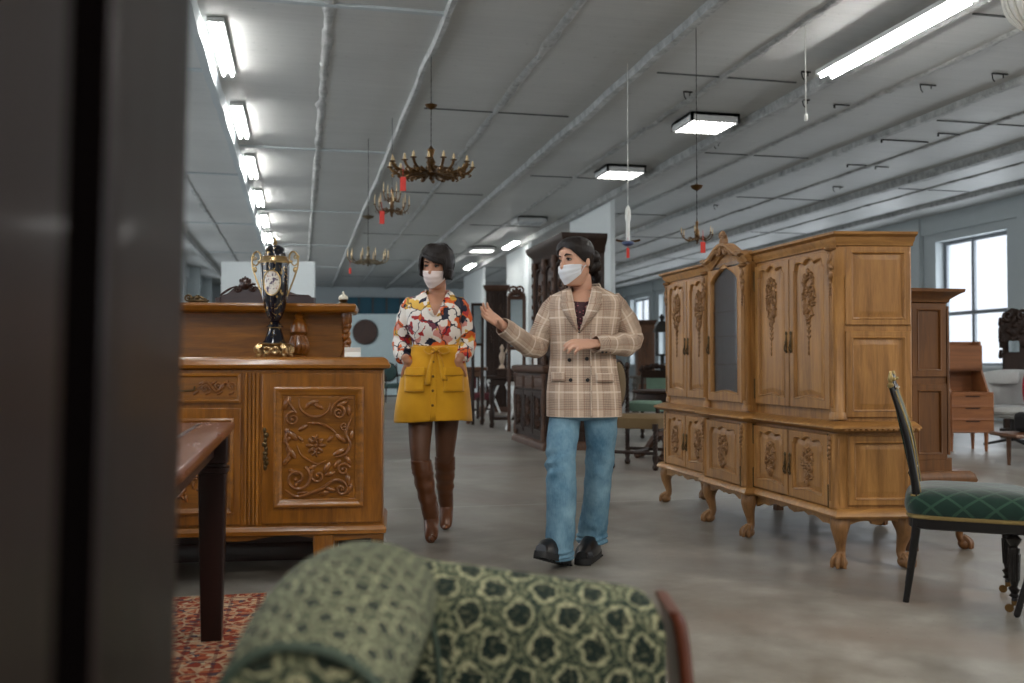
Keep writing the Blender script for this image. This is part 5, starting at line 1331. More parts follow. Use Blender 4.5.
for s_ in (-1, 1):
    y = s_*hy
    m = MB(); m.tube([(-hx-.035, y, 0), (-hx-.012, y, .16), (-hx+.01, y, .34), (-hx+.01, y, .46), (-hx-.025, y, .70), (-hx-.085, y, .915)], [(.013, .013), (.016, .016), (.021, .019), (.021, .018), (.017, .014), (.012, .011)], 10, smooth=20); rp = m.build('rear_post', EB, t)
    m = MB(); m.tube([(-hx+.026, y-s_*.0, .47), (-hx-.008, y, .70), (-hx-.068, y, .90)], .0045, 6, smooth=10); m.build('gilt_line', GL, rp)
    m = MB(); m.lathe([(.012, .912), (.015, .925), (.007, .935), (.013, .95), (.010, .965), (.004, .985)], (-hx-.088, y, 0), 10); m.ell((-hx-.08, y, .95), (.015, .010, .010), 8, 6); m.build('finial', GL, rp)
    m = MB(); m.b2(-hx-.012, -hx+.032, y-.02, y+.02, .42, .428); m.b2(-hx-.012, -hx+.032, y-.02, y+.02, .455, .462); m.build('gilt_band', GL, rp)
    fx = hx
    m = MB(); pr = [(.010, .045), (.013, .05), (.011, .06), (.022, .068), (.013, .078), (.02, .09), (.024, .098), (.013, .108), (.018, .13), (.021, .24), (.023, .262), (.014, .27), (.024, .285), (.03, .30), (.014, .315), (.024, .325), (.022, .34), (.024, .35), (.024, .36)]
    m.lathe(pr, (fx, y, 0), 16)
    for k in range(8): a = k*pi/4; m.tube([(fx+.017*cos(a), y+.017*sin(a), .13), (fx+.021*cos(a), y+.021*sin(a), .24)], .004, 5)
    lgf = m.build('front_leg', EB, t)
    m = MB(); m.lathe([(.012, .03), (.012, .048)], (fx, y, 0), 10); m.tube([(fx-.02, y-.006, .017), (fx-.02, y+.006, .017)], .017, 12); m.tube([(fx, y, .035), (fx-.018, y, .018)], .006, 6); m.build('castor', plain('brass_castor', srgb(110, 84, 48), .35, .8), lgf)
def octo(k, z0, z1, e=4):
    return [(0.01, 0, z0, .225*k, .215*k), (.01, 0, z1, .225*k, .215*k)]
m = MB(); m.rings([(.03, 0, .318, .235, .205), (.03, 0, .323, .242, .212), (.03, 0, .368, .242, .212), (.03, 0, .373, .235, .205)], 40, 7); m.build('seat_frame', EB, t)
m = MB(); m.rings([(.034, 0, .362, .251, .219), (.034, 0, .366, .254, .222), (.034, 0, .376, .254, .222), (.034, 0, .380, .249, .217)], 60, 7)
m.build('gilt_trim', GL, t)
m = MB(); m.rings([(.034, 0, .372, .248, .216), (.034, 0, .40, .260, .226), (.034, 0, .44, .258, .224), (.034, 0, .468, .236, .204), (.034, 0, .486, .18, .155), (.034, 0, .493, .08, .08), (.034, 0, .494, .01, .01)], 48, 6, sub=16); m.build('seat', GS.m, t)
# upholstered back between the posts, leaning back
def bx(z): return -hx+.010-(z-.46)*.20
m = MB(); P = []
for i in range(13):
    z = .56+(.90-.56)*i/12; e = .018*(1-abs(i/6-1)**3)
    row = [(bx(z)-.008, -hy+.018, z), (bx(z)-.008, hy-.018, z), (bx(z)+.012, hy-.018, z)]+[(bx(z)+.012+e*sin(pi*k/8), hy-.018-(2*hy-.036)*k/8, z) for k in range(1, 8)]+[(bx(z)+.012, -hy+.018, z)]
    P.append(row)
m.grid(P, True); m.build('back_cushion', GS.m, t)
for z in (.55, .91):
    m = MB(); m.tube([(bx(z), -hy, z), (bx(z), hy, z)], (.014, .018), 8); r_ = m.build('back_rail', EB, t)
    m = MB(); m.tube([(bx(z)+.016, -hy+.02, z), (bx(z)+.016, hy-.02, z)], .005, 6); m.build('gilt_line', GL, r_)
m = MB(); P_ = [(-hy+.05+.26*k/10, .92+.03*sin(pi*k/10)) for k in range(11)]; m.tube([(bx(b)-.0, a, b) for a, b in P_], .012, 8); m.ell((bx(.95), 0, .955), (.014, .03, .02), 8, 6); m.build('crest_rail', EB, t)
# foot of another piece just entering at bottom right
a = flo(1017, 618); b = at(1024, 600, 3.8)
t = thing('folding_stool', 'dark slanting foot entering the picture at the bottom right corner', 'stool', (a.x, a.y, 0), -TH)
for x, y, dx in ((0, 0, .13), (0, -.36, .13), (.46, 0, -.13), (.46, -.36, -.13)):
    m = MB(); m.tube([(x, y, .014), (x+dx, y, .43)], .013, 8, round_=True); m.build('leg', EB, t)
m = MB(); m.b2(.10, .36, -.38, .02, .43, .47); m.build('seat', EB, t, .01)
m = MB(); m.tube([(.07, 0, .22), (.39, 0, .22)], .009, 8); m.build('stretcher', EB, t)
# ================================================================ HANGING LAMPS
ABR = plain('antique_brass', srgb(96, 70, 40), .38, .85, bump=.3, bs=120); CAN = plain('candle_sleeve', srgb(196, 172, 132), .6); REDT = plain('red_paper_tag', srgb(206, 58, 48), .7); IRON = MAT['dark_iron']
def chandelier(px, py, d, wpx, hpx, n, label, tiers=1, canopy=None, metal=ABR, up=.35, name='chandelier', drop=True, wire=True, candle=1.0):
    s = d/FPX; a = at(px, py, d); R = wpx*s/2; H = hpx*s
    t = thing(name, label, 'chandelier', (a.x, a.y, a.z), -TH)
    m = MB()
    m.lathe([(.01, -H*.55), (R*.10, -H*.5), (R*.16, -H*.38), (R*.08, -H*.28), (R*.14, -H*.1), (R*.09, H*.05), (R*.12, H*.2), (R*.05, H*.5), (R*.10, H*.9), (R*.05, H*1.0), (R*.02, H*1.1)], n=14)
    m.build('stem', metal, t)
    for k in range(n):
        tier = 0 if (tiers == 1 or k < n*2//3) else 1
        kk = k if tier == 0 else k-n*2//3; cnt = n if tiers == 1 else (n*2//3 if tier == 0 else n-n*2//3)
        ang = 2*pi*kk/cnt+.2+tier*.4; r = R*(1 if tier == 0 else .55)*(1-.12*(k % 2)*(tiers == 1 and n > 10)); z0 = -H*.35+tier*H*.75
        c, s_ = cos(ang), sin(ang)
        m = MB(); pts = [(r*.08, z0+H*.1), (r*.35, z0-H*.1), (r*.65, z0-H*.12), (r*.9, z0+H*.05), (r, z0+H*.32)]
        m.tube([(c*q, s_*q, z) for q, z in pts], R*(.034 if n > 8 else .028), 6, smooth=10)
        m.tube([(c*r*q+s_*e*R*.06, s_*r*q-c*e*R*.06, z0+z*H) for q, z, e in ((.3, -.05, 0), (.42, .12, 1), (.55, .02, 0), (.5, -.12, -1), (.62, -.2, 0))], R*.03, 5, smooth=8)
        if n > 10: m.ell((c*r*.78, s_*r*.78, z0-H*.14), (R*.05, R*.05, R*.06), 6, 5); m.tube([(c*r*.85, s_*r*.85, z0), (c*r*.97, s_*r*.97, z0-H*.1), (c*r*.9, s_*r*.9, z0-H*.2)], R*.018, 5, smooth=6)
        m.lathe([(R*.02, 0), (R*.075, H*.04), (R*.08, H*.07), (R*.03, H*.075), (R*.03, H*.10)], (c*r, s_*r, z0+H*.30), 10)
        ar = m.build('arm', metal, t)
        m = MB(); m.lathe([(R*.033, 0), (R*.033, H*.28*candle), (R*.02, H*.30*candle), (R*.026, H*.36*candle), (R*.008, H*.46*candle)], (c*r, s_*r, z0+H*.40), 8); m.build('candle', CAN, ar)
    if drop:
        m = MB(); m.lathe([(.004, -H*.78), (R*.06, -H*.7), (R*.03, -H*.6), (R*.09, -H*.54), (R*.02, -H*.5)], n=10); m.build('finial', metal, t)
    m = MB(); zc = CZ-a.z-.01
    m.tube([(0, 0, H*1.05), (0, 0, zc)], .0035, 5)
    k = H*1.1
    while k < zc*.75: m.ell((0, 0, k), (.006, .006, .014), 5, 4); k += .05
    m.build('chain', IRON, t)
    if canopy:
        zz = (py-canopy)*s; m = MB(); m.lathe([(.01, -.03), (5*s, -.01), (6.5*s, .012), (3*s, .02), (.01, .03)], (0, 0, zz), 14); m.build('canopy', metal, t)
    return t, s
def redtag(px, py0, py1, d, w=6, label=''):
    s = d/FPX; a = at(px, py0, d); m = MB(); m.b2(-w*s/2, w*s/2, -.001, .001, -(py1-py0)*s, 0); m.tube([(0, 0, 0), (0, 0, .10)], .002, 4)
    o = m.build('price_tag', REDT); tag(o, label, 'tag', None); setat(o, a, -TH); return o
chandelier(431, 166, 8.6, 84, 18, 18, 'largest antique brass chandelier with many candle arms, nearest to the middle', canopy=106, candle=.7)
redtag(403, 177, 191, 8.3, 6, 'red paper tag hanging under the largest brass chandelier')
chandelier(392, 205, 11.0, 34, 16, 12, 'two-tier brass chandelier behind and below the largest one', tiers=2, candle=1.3)
redtag(382, 211, 224, 10.8, 5, 'red paper tag under the two-tier chandelier')
chandelier(368, 258, 12.0, 40, 11, 10, 'pale thin-armed chandelier lowest in the left group', canopy=217, metal=plain('greyed_brass', srgb(120, 108, 88), .4, .7), candle=1.6)
redtag(350, 268, 274, 11.9, 2.5, 'tiny red tag on the lowest pale chandelier')
chandelier(697, 234, 8.0, 33, 13, 6, 'small brass chandelier hanging above the left end of the oak cabinet', canopy=187)
redtag(703, 242, 253, 7.9, 5, 'red paper tag on the small chandelier above the oak cabinet')
# pale lamp with dish
d = 9.0; s = d/FPX; a = at(628, 242, d)
t = thing('pendant_lamp', 'slim white pendant lamp with a small blue dish right of the tall pier', 'pendant lamp', a, -TH)
m = MB(); m.lathe([(2*s, 0), (2*s, 20*s), (3*s, 24*s), (2.5*s, 33*s), (1*s, 36*s)], n=12); m.tube([(0, 0, 36*s), (0, 0, CZ-a.z)], .003, 4); m.build('stem', plain('white_enamel', srgb(220, 220, 214), .3), t)
m = MB(); m.lathe([(3*s, -4*s), (6*s, -2*s), (6*s, 0), (3*s, 1*s)], n=14); m.build('dish', plain('blue_enamel', srgb(56, 72, 110), .3), t)
m = MB(); [m.tube([(0, 0, 0), (k*8*s, 0, 1*s), (k*12*s, 0, 2*s)], 1.2*s, 6, smooth=5) for k in (-1, 1)]; m.build('arms', ABR, t)
redtag(628, 248, 258, 8.98, 3, 'small red tag under the blue dish of the white pendant lamp')
d = 8.0; s = d/FPX; a = at(806, 118, d)
t = thing('bare_socket', 'thin white cable with a bare socket hanging from the ceiling above the oak cabinet', 'cable', a, -TH)
m = MB(); m.tube([(0, 0, 0), (0, 0, CZ-a.z)], .005, 5); m.lathe([(.01, -3*s), (1.8*s, -2*s), (1.8*s, 3*s), (.01, 4*s)], n=8); m.build('socket', plain('white_enamel', srgb(220, 220, 214), .3), t)
d = 4.4; s = d/FPX; a = at(1030, 6, d)
t = thing('crystal_lamp', 'white glass lampshade cut off by the top right corner', 'pendant lamp', a, -TH)
m = MB(); m.rings([(0, 0, -22*s, 6*s, 6*s), (0, 0, -12*s, 16*s, 16*s), (0, 0, 0, 22*s, 22*s), (0, 0, 14*s, 24*s, 24*s), (0, 0, 24*s, 20*s, 20*s)], 20, 2, sub=10)
for k in range(16): an = k*pi/8; m.tube([(cos(an)*r*s, sin(an)*r*s, z*s) for r, z in ((7, -22), (17, -12), (23, 0), (25, 14))], 1.6*s, 6, smooth=8)
m.build('shade', plain('milky_glass', srgb(206, 204, 196), .3, bump=.3, bs=50), t)
m = MB(); m.tube([(0, 0, 20*s), (0, 0, CZ-a.z)], .006, 5); m.build('cord', IRON, t)
# ================================================================ MID BACKGROUND
DK = wood('dark_carved_oak', srgb(26, 17, 13), srgb(60, 40, 29), .5, 'Z', spec=.25); DK2 = wood('dark_brown_carving', srgb(44, 29, 22), srgb(98, 68, 50), .5, 'Z', 3, spec=.3)
MIDW = wood('mid_brown_walnut', srgb(72, 44, 26), srgb(116, 76, 46), .4, 'Z')
# tall carved armoire behind the woman in the jacket; its front looks left
dA = 11.0; s = dA/FPX; a = at(569, 440, dA)
t = thing('carved_buffet', 'tall very dark carved buffet cupboard directly behind the woman in the checked jacket', 'cupboard', (a.x, a.y, 0), -pi/2)
# local: front -y looks to -X, near end at +x
zA = lambda py: 1.02-(py-HZ)*s
L = 1.55; DD = .44
x1 = 0; x0 = -L
m = MB(); m.b2(x0, x1, -.28, DD, .06, zA(370)); m.build('lower_body', DK, t, .006)
m = MB(); m.mould(x0, x1, -.28, DD, [(0, 0), (.05, .0), (.05, .05), (.02, .09), (0, .1)]); m.build('plinth', DK2, t)
m = MB(); m.mould(x0, x1, -.28, DD, [(0, zA(374)), (.03, zA(372)), (.05, zA(369)), (.05, zA(366)), (0, zA(365))]); m.build('counter', DK2, t)
m = MB(); m.b2(x0, x1, 0, DD, zA(368), zA(247)); m.build('upper_body', DK, t, .006)
m = MB(); m.mould(x0, x1, 0, DD, [(0, zA(252)), (.03, zA(249)), (.04, zA(245)), (.10, zA(240)), (.12, zA(236)), (.12, zA(233)), (0, zA(232))]); m.build('cornice', DK, t)
for k in range(3):
    xa, xb = x0+.06+k*.49, x0+.06+k*.49+.45
    m = MB(); m.panel(xa, xb, zA(355), zA(258), 0, .03, .06, lambda u: .05*cos(u*pi/2), n=10, rec=.02); dr = m.build('door', DK, t); c = MB(); bouquet(c, (xa+xb)/2, (zA(355)+zA(258))/2, .2, .7, -.03, k, False); c.build('carving', DK2, dr)
    m = MB(); m.panel(xa, xb, .16, zA(392), -.28, .03, .06, n=6, rec=.02); dr = m.build('door', DK, t); c = MB(); bouquet(c, (xa+xb)/2, (.16+zA(392))/2, .22, .34, -.31, k+5, False); c.build('carving', DK2, dr)
    m = MB(); m.panel(xa, xb, zA(390), zA(376), -.28, .03, .02, n=3); m.build('drawer', DK2, t)
for x in (x1-.05, x1-.5, x1-.99, x0+.05):
    m = MB(); m.lathe([(.04, zA(368)), (.045, zA(362)), (.022, zA(355)), (.032, zA(340)), (.04, zA(325)), (.02, zA(312)), (.03, zA(300)), (.036, zA(280)), (.02, zA(268)), (.045, zA(256)), (.04, zA(250))], (x, -.035, 0), 12)
    for q in range(9): m.ell((x, -.068, zA(360-12*q)), (.024, .014, .03), 6, 5)
    m.build('column', DK2, t)
    if abs(x-x0-L/2) > .6: m = MB(); m.lathe([(.035, .1), (.04, .2), (.022, .28), (.035, .45), (.04, .6), (.022, .72), (.035, .85), (.035, zA(374))], (x, -.29, 0), 12); m.build('column', DK2, t)
for z0, z1, y0 in ((.16, zA(378), -.26), (zA(360), zA(300), .02), (zA(296), zA(256), .02)):
    m = MB(); m.panel(y0+.02, DD-.03, z0, z1, 0, .02, .05, n=4); m.v = [(x1-y, x, z) for x, y, z in m.v]; m.build('end_panel', DK, t)
CARD = MAT['white_card']
b = at(535.5, 363, 11.3); o = MB().b2(-.022, .022, -.002, .002, 0, .16).build('price_card', CARD); tag(o, 'tall narrow white card on the ledge of the dark carved buffet', 'card'); setat(o, (b.x, b.y, zA(365)+.003), -TH-.2)
# second wardrobe far away and framed mirror
def simple_case(name, label, cat, px0, px1, py0, fy, mat, depth=.5, cor=.06, rz=None, doors=2, mat2=None):
    d_ = CAMH*FPX/(fy-HZ); s_ = d_/FPX; c_ = at((px0+px1)/2, 400, d_); w = (px1-px0)*s_; h = 1.02-(py0-HZ)*s_
    t = thing(name, label, cat, (c_.x, c_.y, 0), -TH if rz is None else rz)
    m = MB(); m.b2(-w/2, w/2, 0, depth, .06, h-.1); m.build('body', mat, t, .005)
    m = MB(); m.mould(-w/2, w/2, 0, depth, [(0, h-.12), (.02, h-.10), (cor, h-.03), (cor, h), (0, h+.005)]); m.build('cornice', mat2 or mat, t)
    m = MB(); m.mould(-w/2, w/2, 0, depth, [(.03, 0), (.03, .06), (.01, .1), (0, .11)]); m.build('plinth', mat2 or mat, t)
    for k in range(doors):
        xa = -w/2+.02+(w-.04)/doors*k; xb = xa+(w-.04)/doors-.01
        m = MB(); m.panel(xa, xb, .13, h*.42, 0, .02, .05, n=4); m.build('door', mat, t); m = MB(); m.panel(xa, xb, h*.44, h-.14, 0, .02, .05, lambda u: .03*cos(u*pi/2), n=8); dr = m.build('door', mat, t)
        c = MB(); bouquet(c, (xa+xb)/2, h*.7, (xb-xa)*.4, h*.3, -.02, k, False); c.build('carving', mat2 or mat, dr)
    return t
simple_case('wardrobe', 'dark wardrobe far behind between the two white piers', 'wardrobe', 486, 507, 285, 412, DK, doors=2, mat2=DK2)
simple_case('wardrobe', 'brown cupboard against the window wall right of the checked jacket', 'wardrobe', 638, 655, 320, 402, MIDW, doors=1, mat2=DK2)
MIR = plain('mirror_glass', srgb(170, 180, 186), .05, .9)
def framed(px0, px1, py0, py1, d_, label, mat, name='framed_mirror', legs=False, crest=False):
    s_ = d_/FPX; c_ = at((px0+px1)/2, (py0+py1)/2, d_); w, h = (px1-px0)*s_, (py1-py0)*s_
    t = thing(name, label, 'mirror', c_, -TH); m = MB(); P = []; fw = .12*w+.02
    for q, y in ((0, .02), (0, -.02), (fw*.3, -.04), (fw*.7, -.03), (fw, -.01), (fw, .0)):
        P.append([(-w/2+q, y, -h/2+q), (w/2-q, y, -h/2+q), (w/2-q, y, h/2-q), (-w/2+q, y, h/2-q)])
    m.grid(P, True, True, False)
    if crest:
        for k in range(9): m.ell((-w*.4+w*.1*k, -.02, h/2+.05*sin(pi*k/8)), (w*.07, .03, .05), 6, 5)
        scroll(m, -w*.2, h/2+.08, .07, 1.2, 1, 0, -.02, .02); scroll(m, w*.2, h/2+.08, .07, 1.2, -1, pi, -.02, .02)
    m.build('frame', mat, t)
    MB().b2(-w/2+fw*.9, w/2-fw*.9, -.006, .0, -h/2+fw*.9, h/2-fw*.9).build('glass', MIR, t)
    if legs:
        for x in (-w/2+.03, w/2-.03): m = MB(); m.tube([(x, .02, -h/2+.05), (x, .05, -c_.z)], .03, 6); m.build('leg', mat, t)
    return t
framed(471, 484, 303, 346, 15.5, 'narrow dark framed mirror right of the patterned blouse', DK, legs=True)
framed(507, 526, 296, 350, 14.0, 'carved dark mirror with crest above the far console table', DK2, 'dressing_mirror', True, True)
# dark console tables between the women
def side_table(name, label, px0, px1, topy, fy, mat, depth=.5, style='turn', th=.05, apr=.10, shelf=False, cat='table'):
    d_ = CAMH*FPX/(fy-HZ); s_ = d_/FPX; c_ = at((px0+px1)/2, 400, d_); w = (px1-px0)*s_; h = 1.02-(topy-HZ)*s_
    t = thing(name, label, cat, (c_.x, c_.y, 0), -TH)
    m = MB(); m.mould(-w/2, w/2, 0, depth, [(0, h-th), (.015, h-th+.01), (.015, h-.01), (0, h)], True); m.build('table_top', mat, t)
    m = MB(); m.b2(-w/2+.05, w/2-.05, .04, depth-.04, h-th-apr, h-th); m.build('apron', mat, t)
    for x in (-w/2+.07, w/2-.07):
        for y in (.06, depth-.06):
            m = MB()
            if style == 'twist': twist(m, x, y, .08, h-th-apr, .035, 5); m.ell((x, y, .04), (.04, .04, .04), 8, 6)
            else: m.lathe([(.03, 0), (.04, .03), (.025, .08), (.04, .15), (.045, .25), (.022, .32), (.03, .4), (.045, (h-th-apr)*.75), (.025, (h-th-apr)*.85), (.045, h-th-apr)], (x, y, 0), 10)
            m.build('leg', mat, t)
    if shelf: m = MB(); m.b2(-w/2+.06, w/2-.06, .05, depth-.05, .12, .17); m.build('stretcher', mat, t)
    return t, d_, s_, h
tt, d_, s_, h = side_table('console_table', 'dark console table with turned legs between the two women', 487, 527, 376, 428, DK, .55, shelf=True)
b = at(506, 374, d_+.2); t = thing('wooden_chest', 'small dark wooden box on the console table between the women', 'box', (b.x, b.y, h), -TH)
m = MB(); m.b2(-9*s_, 9*s_, -.1, .1, 0, 6*s_); m.build('body', DK, t, .006); m = MB(); m.b2(-10*s_, 10*s_, -.12, .12, 6*s_, 7.5*s_); m.build('lid', DK2, t, .004)
b = at(502, 366, d_+.2); t = thing('figurine', 'small pale figurine standing on the dark wooden box', 'figurine', (b.x, b.y, h+7.5*s_), -TH)
m = MB(); m.lathe([(.05, 0), (.045, .03), (.02, .06), (.04, .14), (.05, .2), (.02, .28), (.035, .33), (.01, .38)], n=10); m.tube([(0, 0, .2), (.06, -.02, .26), (.10, -.02, .34)], .012, 6); m.build('body', plain('pale_ivory', srgb(170, 150, 130), .5), t)
side_table('side_table', 'brown side table just right of the yellow skirt', 464, 486, 367, 424, MIDW, .5, th=.06)
# trestle legs: two white crossing battens
WHT = plain('white_painted_wood', srgb(212, 214, 212), .5, var=.04)
def trestle(px0, px1, topy, fy, label):
    d_ = CAMH*FPX/(fy-HZ); s_ = d_/FPX; c_ = at((px0+px1)/2, 400, d_); w = (px1-px0)*s_; h = 1.02-(topy-HZ)*s_
    t = thing('trestle', label, 'trestle', (c_.x, c_.y, 0), -TH)
    for k, y in ((1, 0), (-1, .04)):
        m = MB(); m.tube([(-k*w/2, y, .02), (k*w/2, y, h)], (.035, .02), 4, ref=(0, 1, 0)); m.build('leg', WHT, t)
    m = MB(); m.b2(-w/2, w/2, -.03, .07, h-.02, h+.03); m.build('rail', WHT, t)
trestle(487, 500, 381, 408+6, 'white crossed trestle legs under the console table')
trestle(506, 523, 384, 428+3, 'longer white crossed trestle in front of the console table, beside the buffet')
# carved dark chairs and stools seen as clutter
def old_chair(px, fy, label, rz, mat, seat, w=.48, h=1.05, sh=.47, style='twist', back='frame', arms=False, grp=None):
    p = flo(px, fy); t = thing('antique_chair', label, 'chair', (p.x, p.y, 0), rz, grp)
    q = w/2-.03
    for x in (-q, q):
        for y in (-q, q):
            m = MB()
            if style == 'twist': twist(m, x, y, .14, sh-.08, .024, 4); m.lathe([(.022, 0), (.034, .03), (.02, .06), (.03, .10), (.03, .14)], (x, y, 0), 8); m.lathe([(.03, sh-.10), (.03, sh-.03)], (x, y, 0), 8)
            else: m.tube([(x*1.04, y*1.04, 0), (x, y, sh*.5), (x, y, sh-.03)], [.018, .02, .026], 8)
            m.build('leg', mat, t)
    for a, b in (((-q, -q), (-q, q)), ((q, -q), (q, q)), ((-q, 0), (q, 0))):
        m = MB(); m.tube([(*a, .16), (*b, .16)], .018, 6); m.build('stretcher', mat, t)
    m = MB(); m.rings([(0, 0, sh-.08, w/2-.01, w/2-.01), (0, 0, sh-.02, w/2, w/2), (0, 0, sh+.02, w/2, w/2), (0, 0, sh+.05, w/2-.04, w/2-.04), (0, 0, sh+.055, .03, .03)], 24, 6); m.build('seat', seat, t)
    for x in (-q, q):
        m = MB()
        if style == 'twist': twist(m, x, q, sh, h-.06, .022, 6); m.ell((x, q, h-.03), (.03, .03, .04), 8, 6)
        else: m.tube([(x, q, sh-.02), (x, q+.03, (sh+h)/2), (x*.95, q+.08, h)], .02, 8)
        m.build('back_post', mat, t)
    if back == 'oval':
        m = MB(); m.ell((0, q+.02, (sh+h)/2+.06), (w*.40, .045, (h-sh)*.42), 20, 12); m.build('backrest', seat, t)
        m = MB(); m.tube([(w*.42*cos(a), q+.02, (sh+h)/2+.06+(h-sh)*.44*sin(a)) for a in [k*pi/16 for k in range(33)]], .018, 6); m.build('back_frame', mat, t)
    else:
        m = MB(); m.b2(-q, q, q-.015, q+.015, h-.16, h-.06); m.b2
        for k in range(7): m.ell((-q+q*k/3, q, h-.05+.05*sin(pi*k/6)), (.05, .02, .04), 6, 5)
        m.build('crest_rail', mat, t)
        m = MB(); m.b2(-q*.7, q*.7, q-.01, q+.015, sh+.12, h-.16); m.build('backrest', seat, t)
    if arms:
        for x in (-q, q): m = MB(); m.tube([(x, q, sh+.25), (x, 0, sh+.26), (x, -q+.02, sh+.23), (x, -q+.04, sh)], .022, 6, smooth=10); m.build('armrest', mat, t)
    return t
OLV = plain('olive_velvet', srgb(104, 84, 54), .9); GRN = plain('sage_green_cloth', srgb(112, 140, 124), .9); DGR = plain('dark_green_cloth', srgb(58, 82, 80), .85); BRN = plain('brown_tapestry', srgb(84, 66, 48), .9, var=.3)
old_chair(641, 467, 'barley-twist dining chair with olive oval back right of the checked jacket', -TH+1.1, DK, OLV, w=.50, h=1.02, back='oval')
old_chair(650, 440, 'chair with sage green seat behind the barley-twist chair', -TH-.6, DK, GRN, w=.5, h=.98)
old_chair(392, 402, 'dark green upholstered armchair far behind the sideboard end', -TH+.5, DK, DGR, w=.6, h=1.0, sh=.44, style='plain', back='oval', arms=True)
old_chair(386, 394, 'second grey-green chair farther back behind the sideboard end', -TH-.3, DK, plain('grey_blue_cloth', srgb(112, 128, 136), .9), w=.6, h=.95, style='plain', back='oval')
old_chair(478, 418, 'low dark chair under the brown side table right of the yellow skirt', -TH+.8, DK, plain('wine_cloth', srgb(88, 34, 40), .9), w=.46, h=.9, sh=.42)
p = flo(672, 459); t = thing('pedestal_table', 'dark round-topped pedestal table with claw feet left of the oak cabinet', 'table', (p.x, p.y, 0), -TH)
zt_ = 1.02-(391-HZ)*((CAMH*FPX/(459-HZ))-.35)/FPX
m = MB(); m.lathe([(.36, zt_-.10), (.38, zt_-.09), (.38, zt_-.04), (.41, zt_-.03), (.42, zt_-.01), (.41, zt_)], n=36); m.build('table_top', DK, t)
m = MB(); m.lathe([(.10, .16), (.12, .22), (.05, .30), (.08, .42), (.05, .52), (.12, zt_-.1)], n=16); m.build('pedestal', DK, t)
for k in range(4):
    a_ = pi/4+k*pi/2+.35; c_, s_ = cos(a_), sin(a_); m = MB()
    m.tube([(.06*c_, .06*s_, .26), (.18*c_, .18*s_, .22), (.28*c_, .28*s_, .09), (.34*c_, .34*s_, .045)], [.05, .045, .035, .045], 8, smooth=10)
    for q in (-.3, 0, .3): m.ell((.37*cos(a_+q*.5), .37*sin(a_+q*.5), .03), (.04, .04, .03), 8, 6)
    m.build('claw_foot', DK2, t)
tt2, d2_, s2_, h2 = side_table('long_bench', 'long low display table with pale edge beyond the barley-twist chair', 634, 690, 376, 414, plain('grey_brown_wood', srgb(92, 84, 74), .6), .6, th=.06)
for i, (px, hh) in enumerate([(645, 5), (651, 8), (657, 6), (664, 7)]):
    b = at(px, 370, d2_+.25); m = MB(); m.lathe([(.03, 0), (.042, hh*s2_*.4), (.025, hh*s2_*.7), (.035, hh*s2_)], n=12); o = m.build('dark_jar', DK); tag(o, ['leftmost small dark pot', 'second and tallest dark pot', 'third dark pot', 'rightmost dark pot'][i]+' on the low display table by the window wall', 'pot', 'pots on the display table'); setat(o, (b.x, b.y, h2), 0)
# lantern standing in the window
d_ = 16.0; s_ = d_/FPX; b = at(662, 356, d_)
t = thing('lantern', 'black metal lantern silhouetted against the window left of the oak cabinet', 'lantern', b, -TH)
m = MB(); m.mould(-5*s_, 5*s_, -5*s_, 5*s_, [(0, 0), (0, 2*s_)], True); m.mould(-8*s_, 8*s_, -8*s_, 8*s_, [(0, 24*s_), (-2*s_, 30*s_), (-6*s_, 35*s_)], True); m.lathe([(1.5*s_, 35*s_), (3*s_, 39*s_), (.5*s_, 42*s_)], n=8); m.build('roof', IRON, t)
for x in (-5, 5):
    for y in (-5, 5): m = MB(); m.tube([(x*s_, y*s_, 0), (x*s_, y*s_, 25*s_)], .8*s_, 5); m.build('corner_bar', IRON, t)
m = MB(); m.b2(-.03, .03, -.03, .03, -b.z, 0); m.b2(-.25, .25, -.25, .25, -b.z, -b.z+.04); m.build('pedestal', IRON, t)
# ================================================================ RIGHT BACKGROUND
TK = wood('teak_veneer', srgb(112, 66, 36), srgb(156, 100, 58), .4, 'X')
d_ = 10.8; s_ = d_/FPX; b = at(974, 400, d_)
t = thing('secretary_desk', 'small teak secretary with three drawers and tapered legs under the window', 'desk', (b.x, b.y, 0), -TH)
zz = lambda py: 1.02-(py-HZ)*s_; xx = lambda px: (px-974)*s_
x0, x1 = xx(950), xx(994)
m = MB(); m.b2(x0, x1, 0, .42, zz(433), zz(392)); m.build('drawer_case', TK, t, .006)
for a_, b_ in ((432, 420), (419.5, 407), (406.5, 395)):
    m = MB(); m.panel(x0+.015, x1-.015, zz(a_), zz(b_), 0, .014, .004, n=2, rec=.0, raise_=.0); dr = m.build('drawer', TK, t); m = MB(); m.b2((x0+x1)/2-.08, (x0+x1)/2+.08, -.022, -.012, zz(b_)-.02, zz(b_)-.008); m.build('handle', DK, dr)
m = MB(); pts = [(0, zz(394)), (0, zz(392)), (.16, zz(370)), (.19, zz(341)), (.42, zz(341)), (.42, zz(394))]
for x in (x0+.0, x1-.07): m = MB(); m.prism(pts, x, x+.02, 'yz'); m.build('side_panel', TK, t)
m = MB(); m.b2(x0, x1-.05, .38, .40, zz(392), zz(341)); m.build('back_panel', TK, t)
m = MB(); m.b2(x0, x1-.05, .16, .40, zz(371), zz(368)); m.b2(x0, x1-.05, .16, .18, zz(371), zz(345)); m.build('flap', TK, t)
for px in (953, 988):
    for y in (.05, .37): m = MB(); m.tube([(xx(px), y, 0), (xx(px), y, zz(433))], [.016, .026], 8); m.build('leg', TK, t)
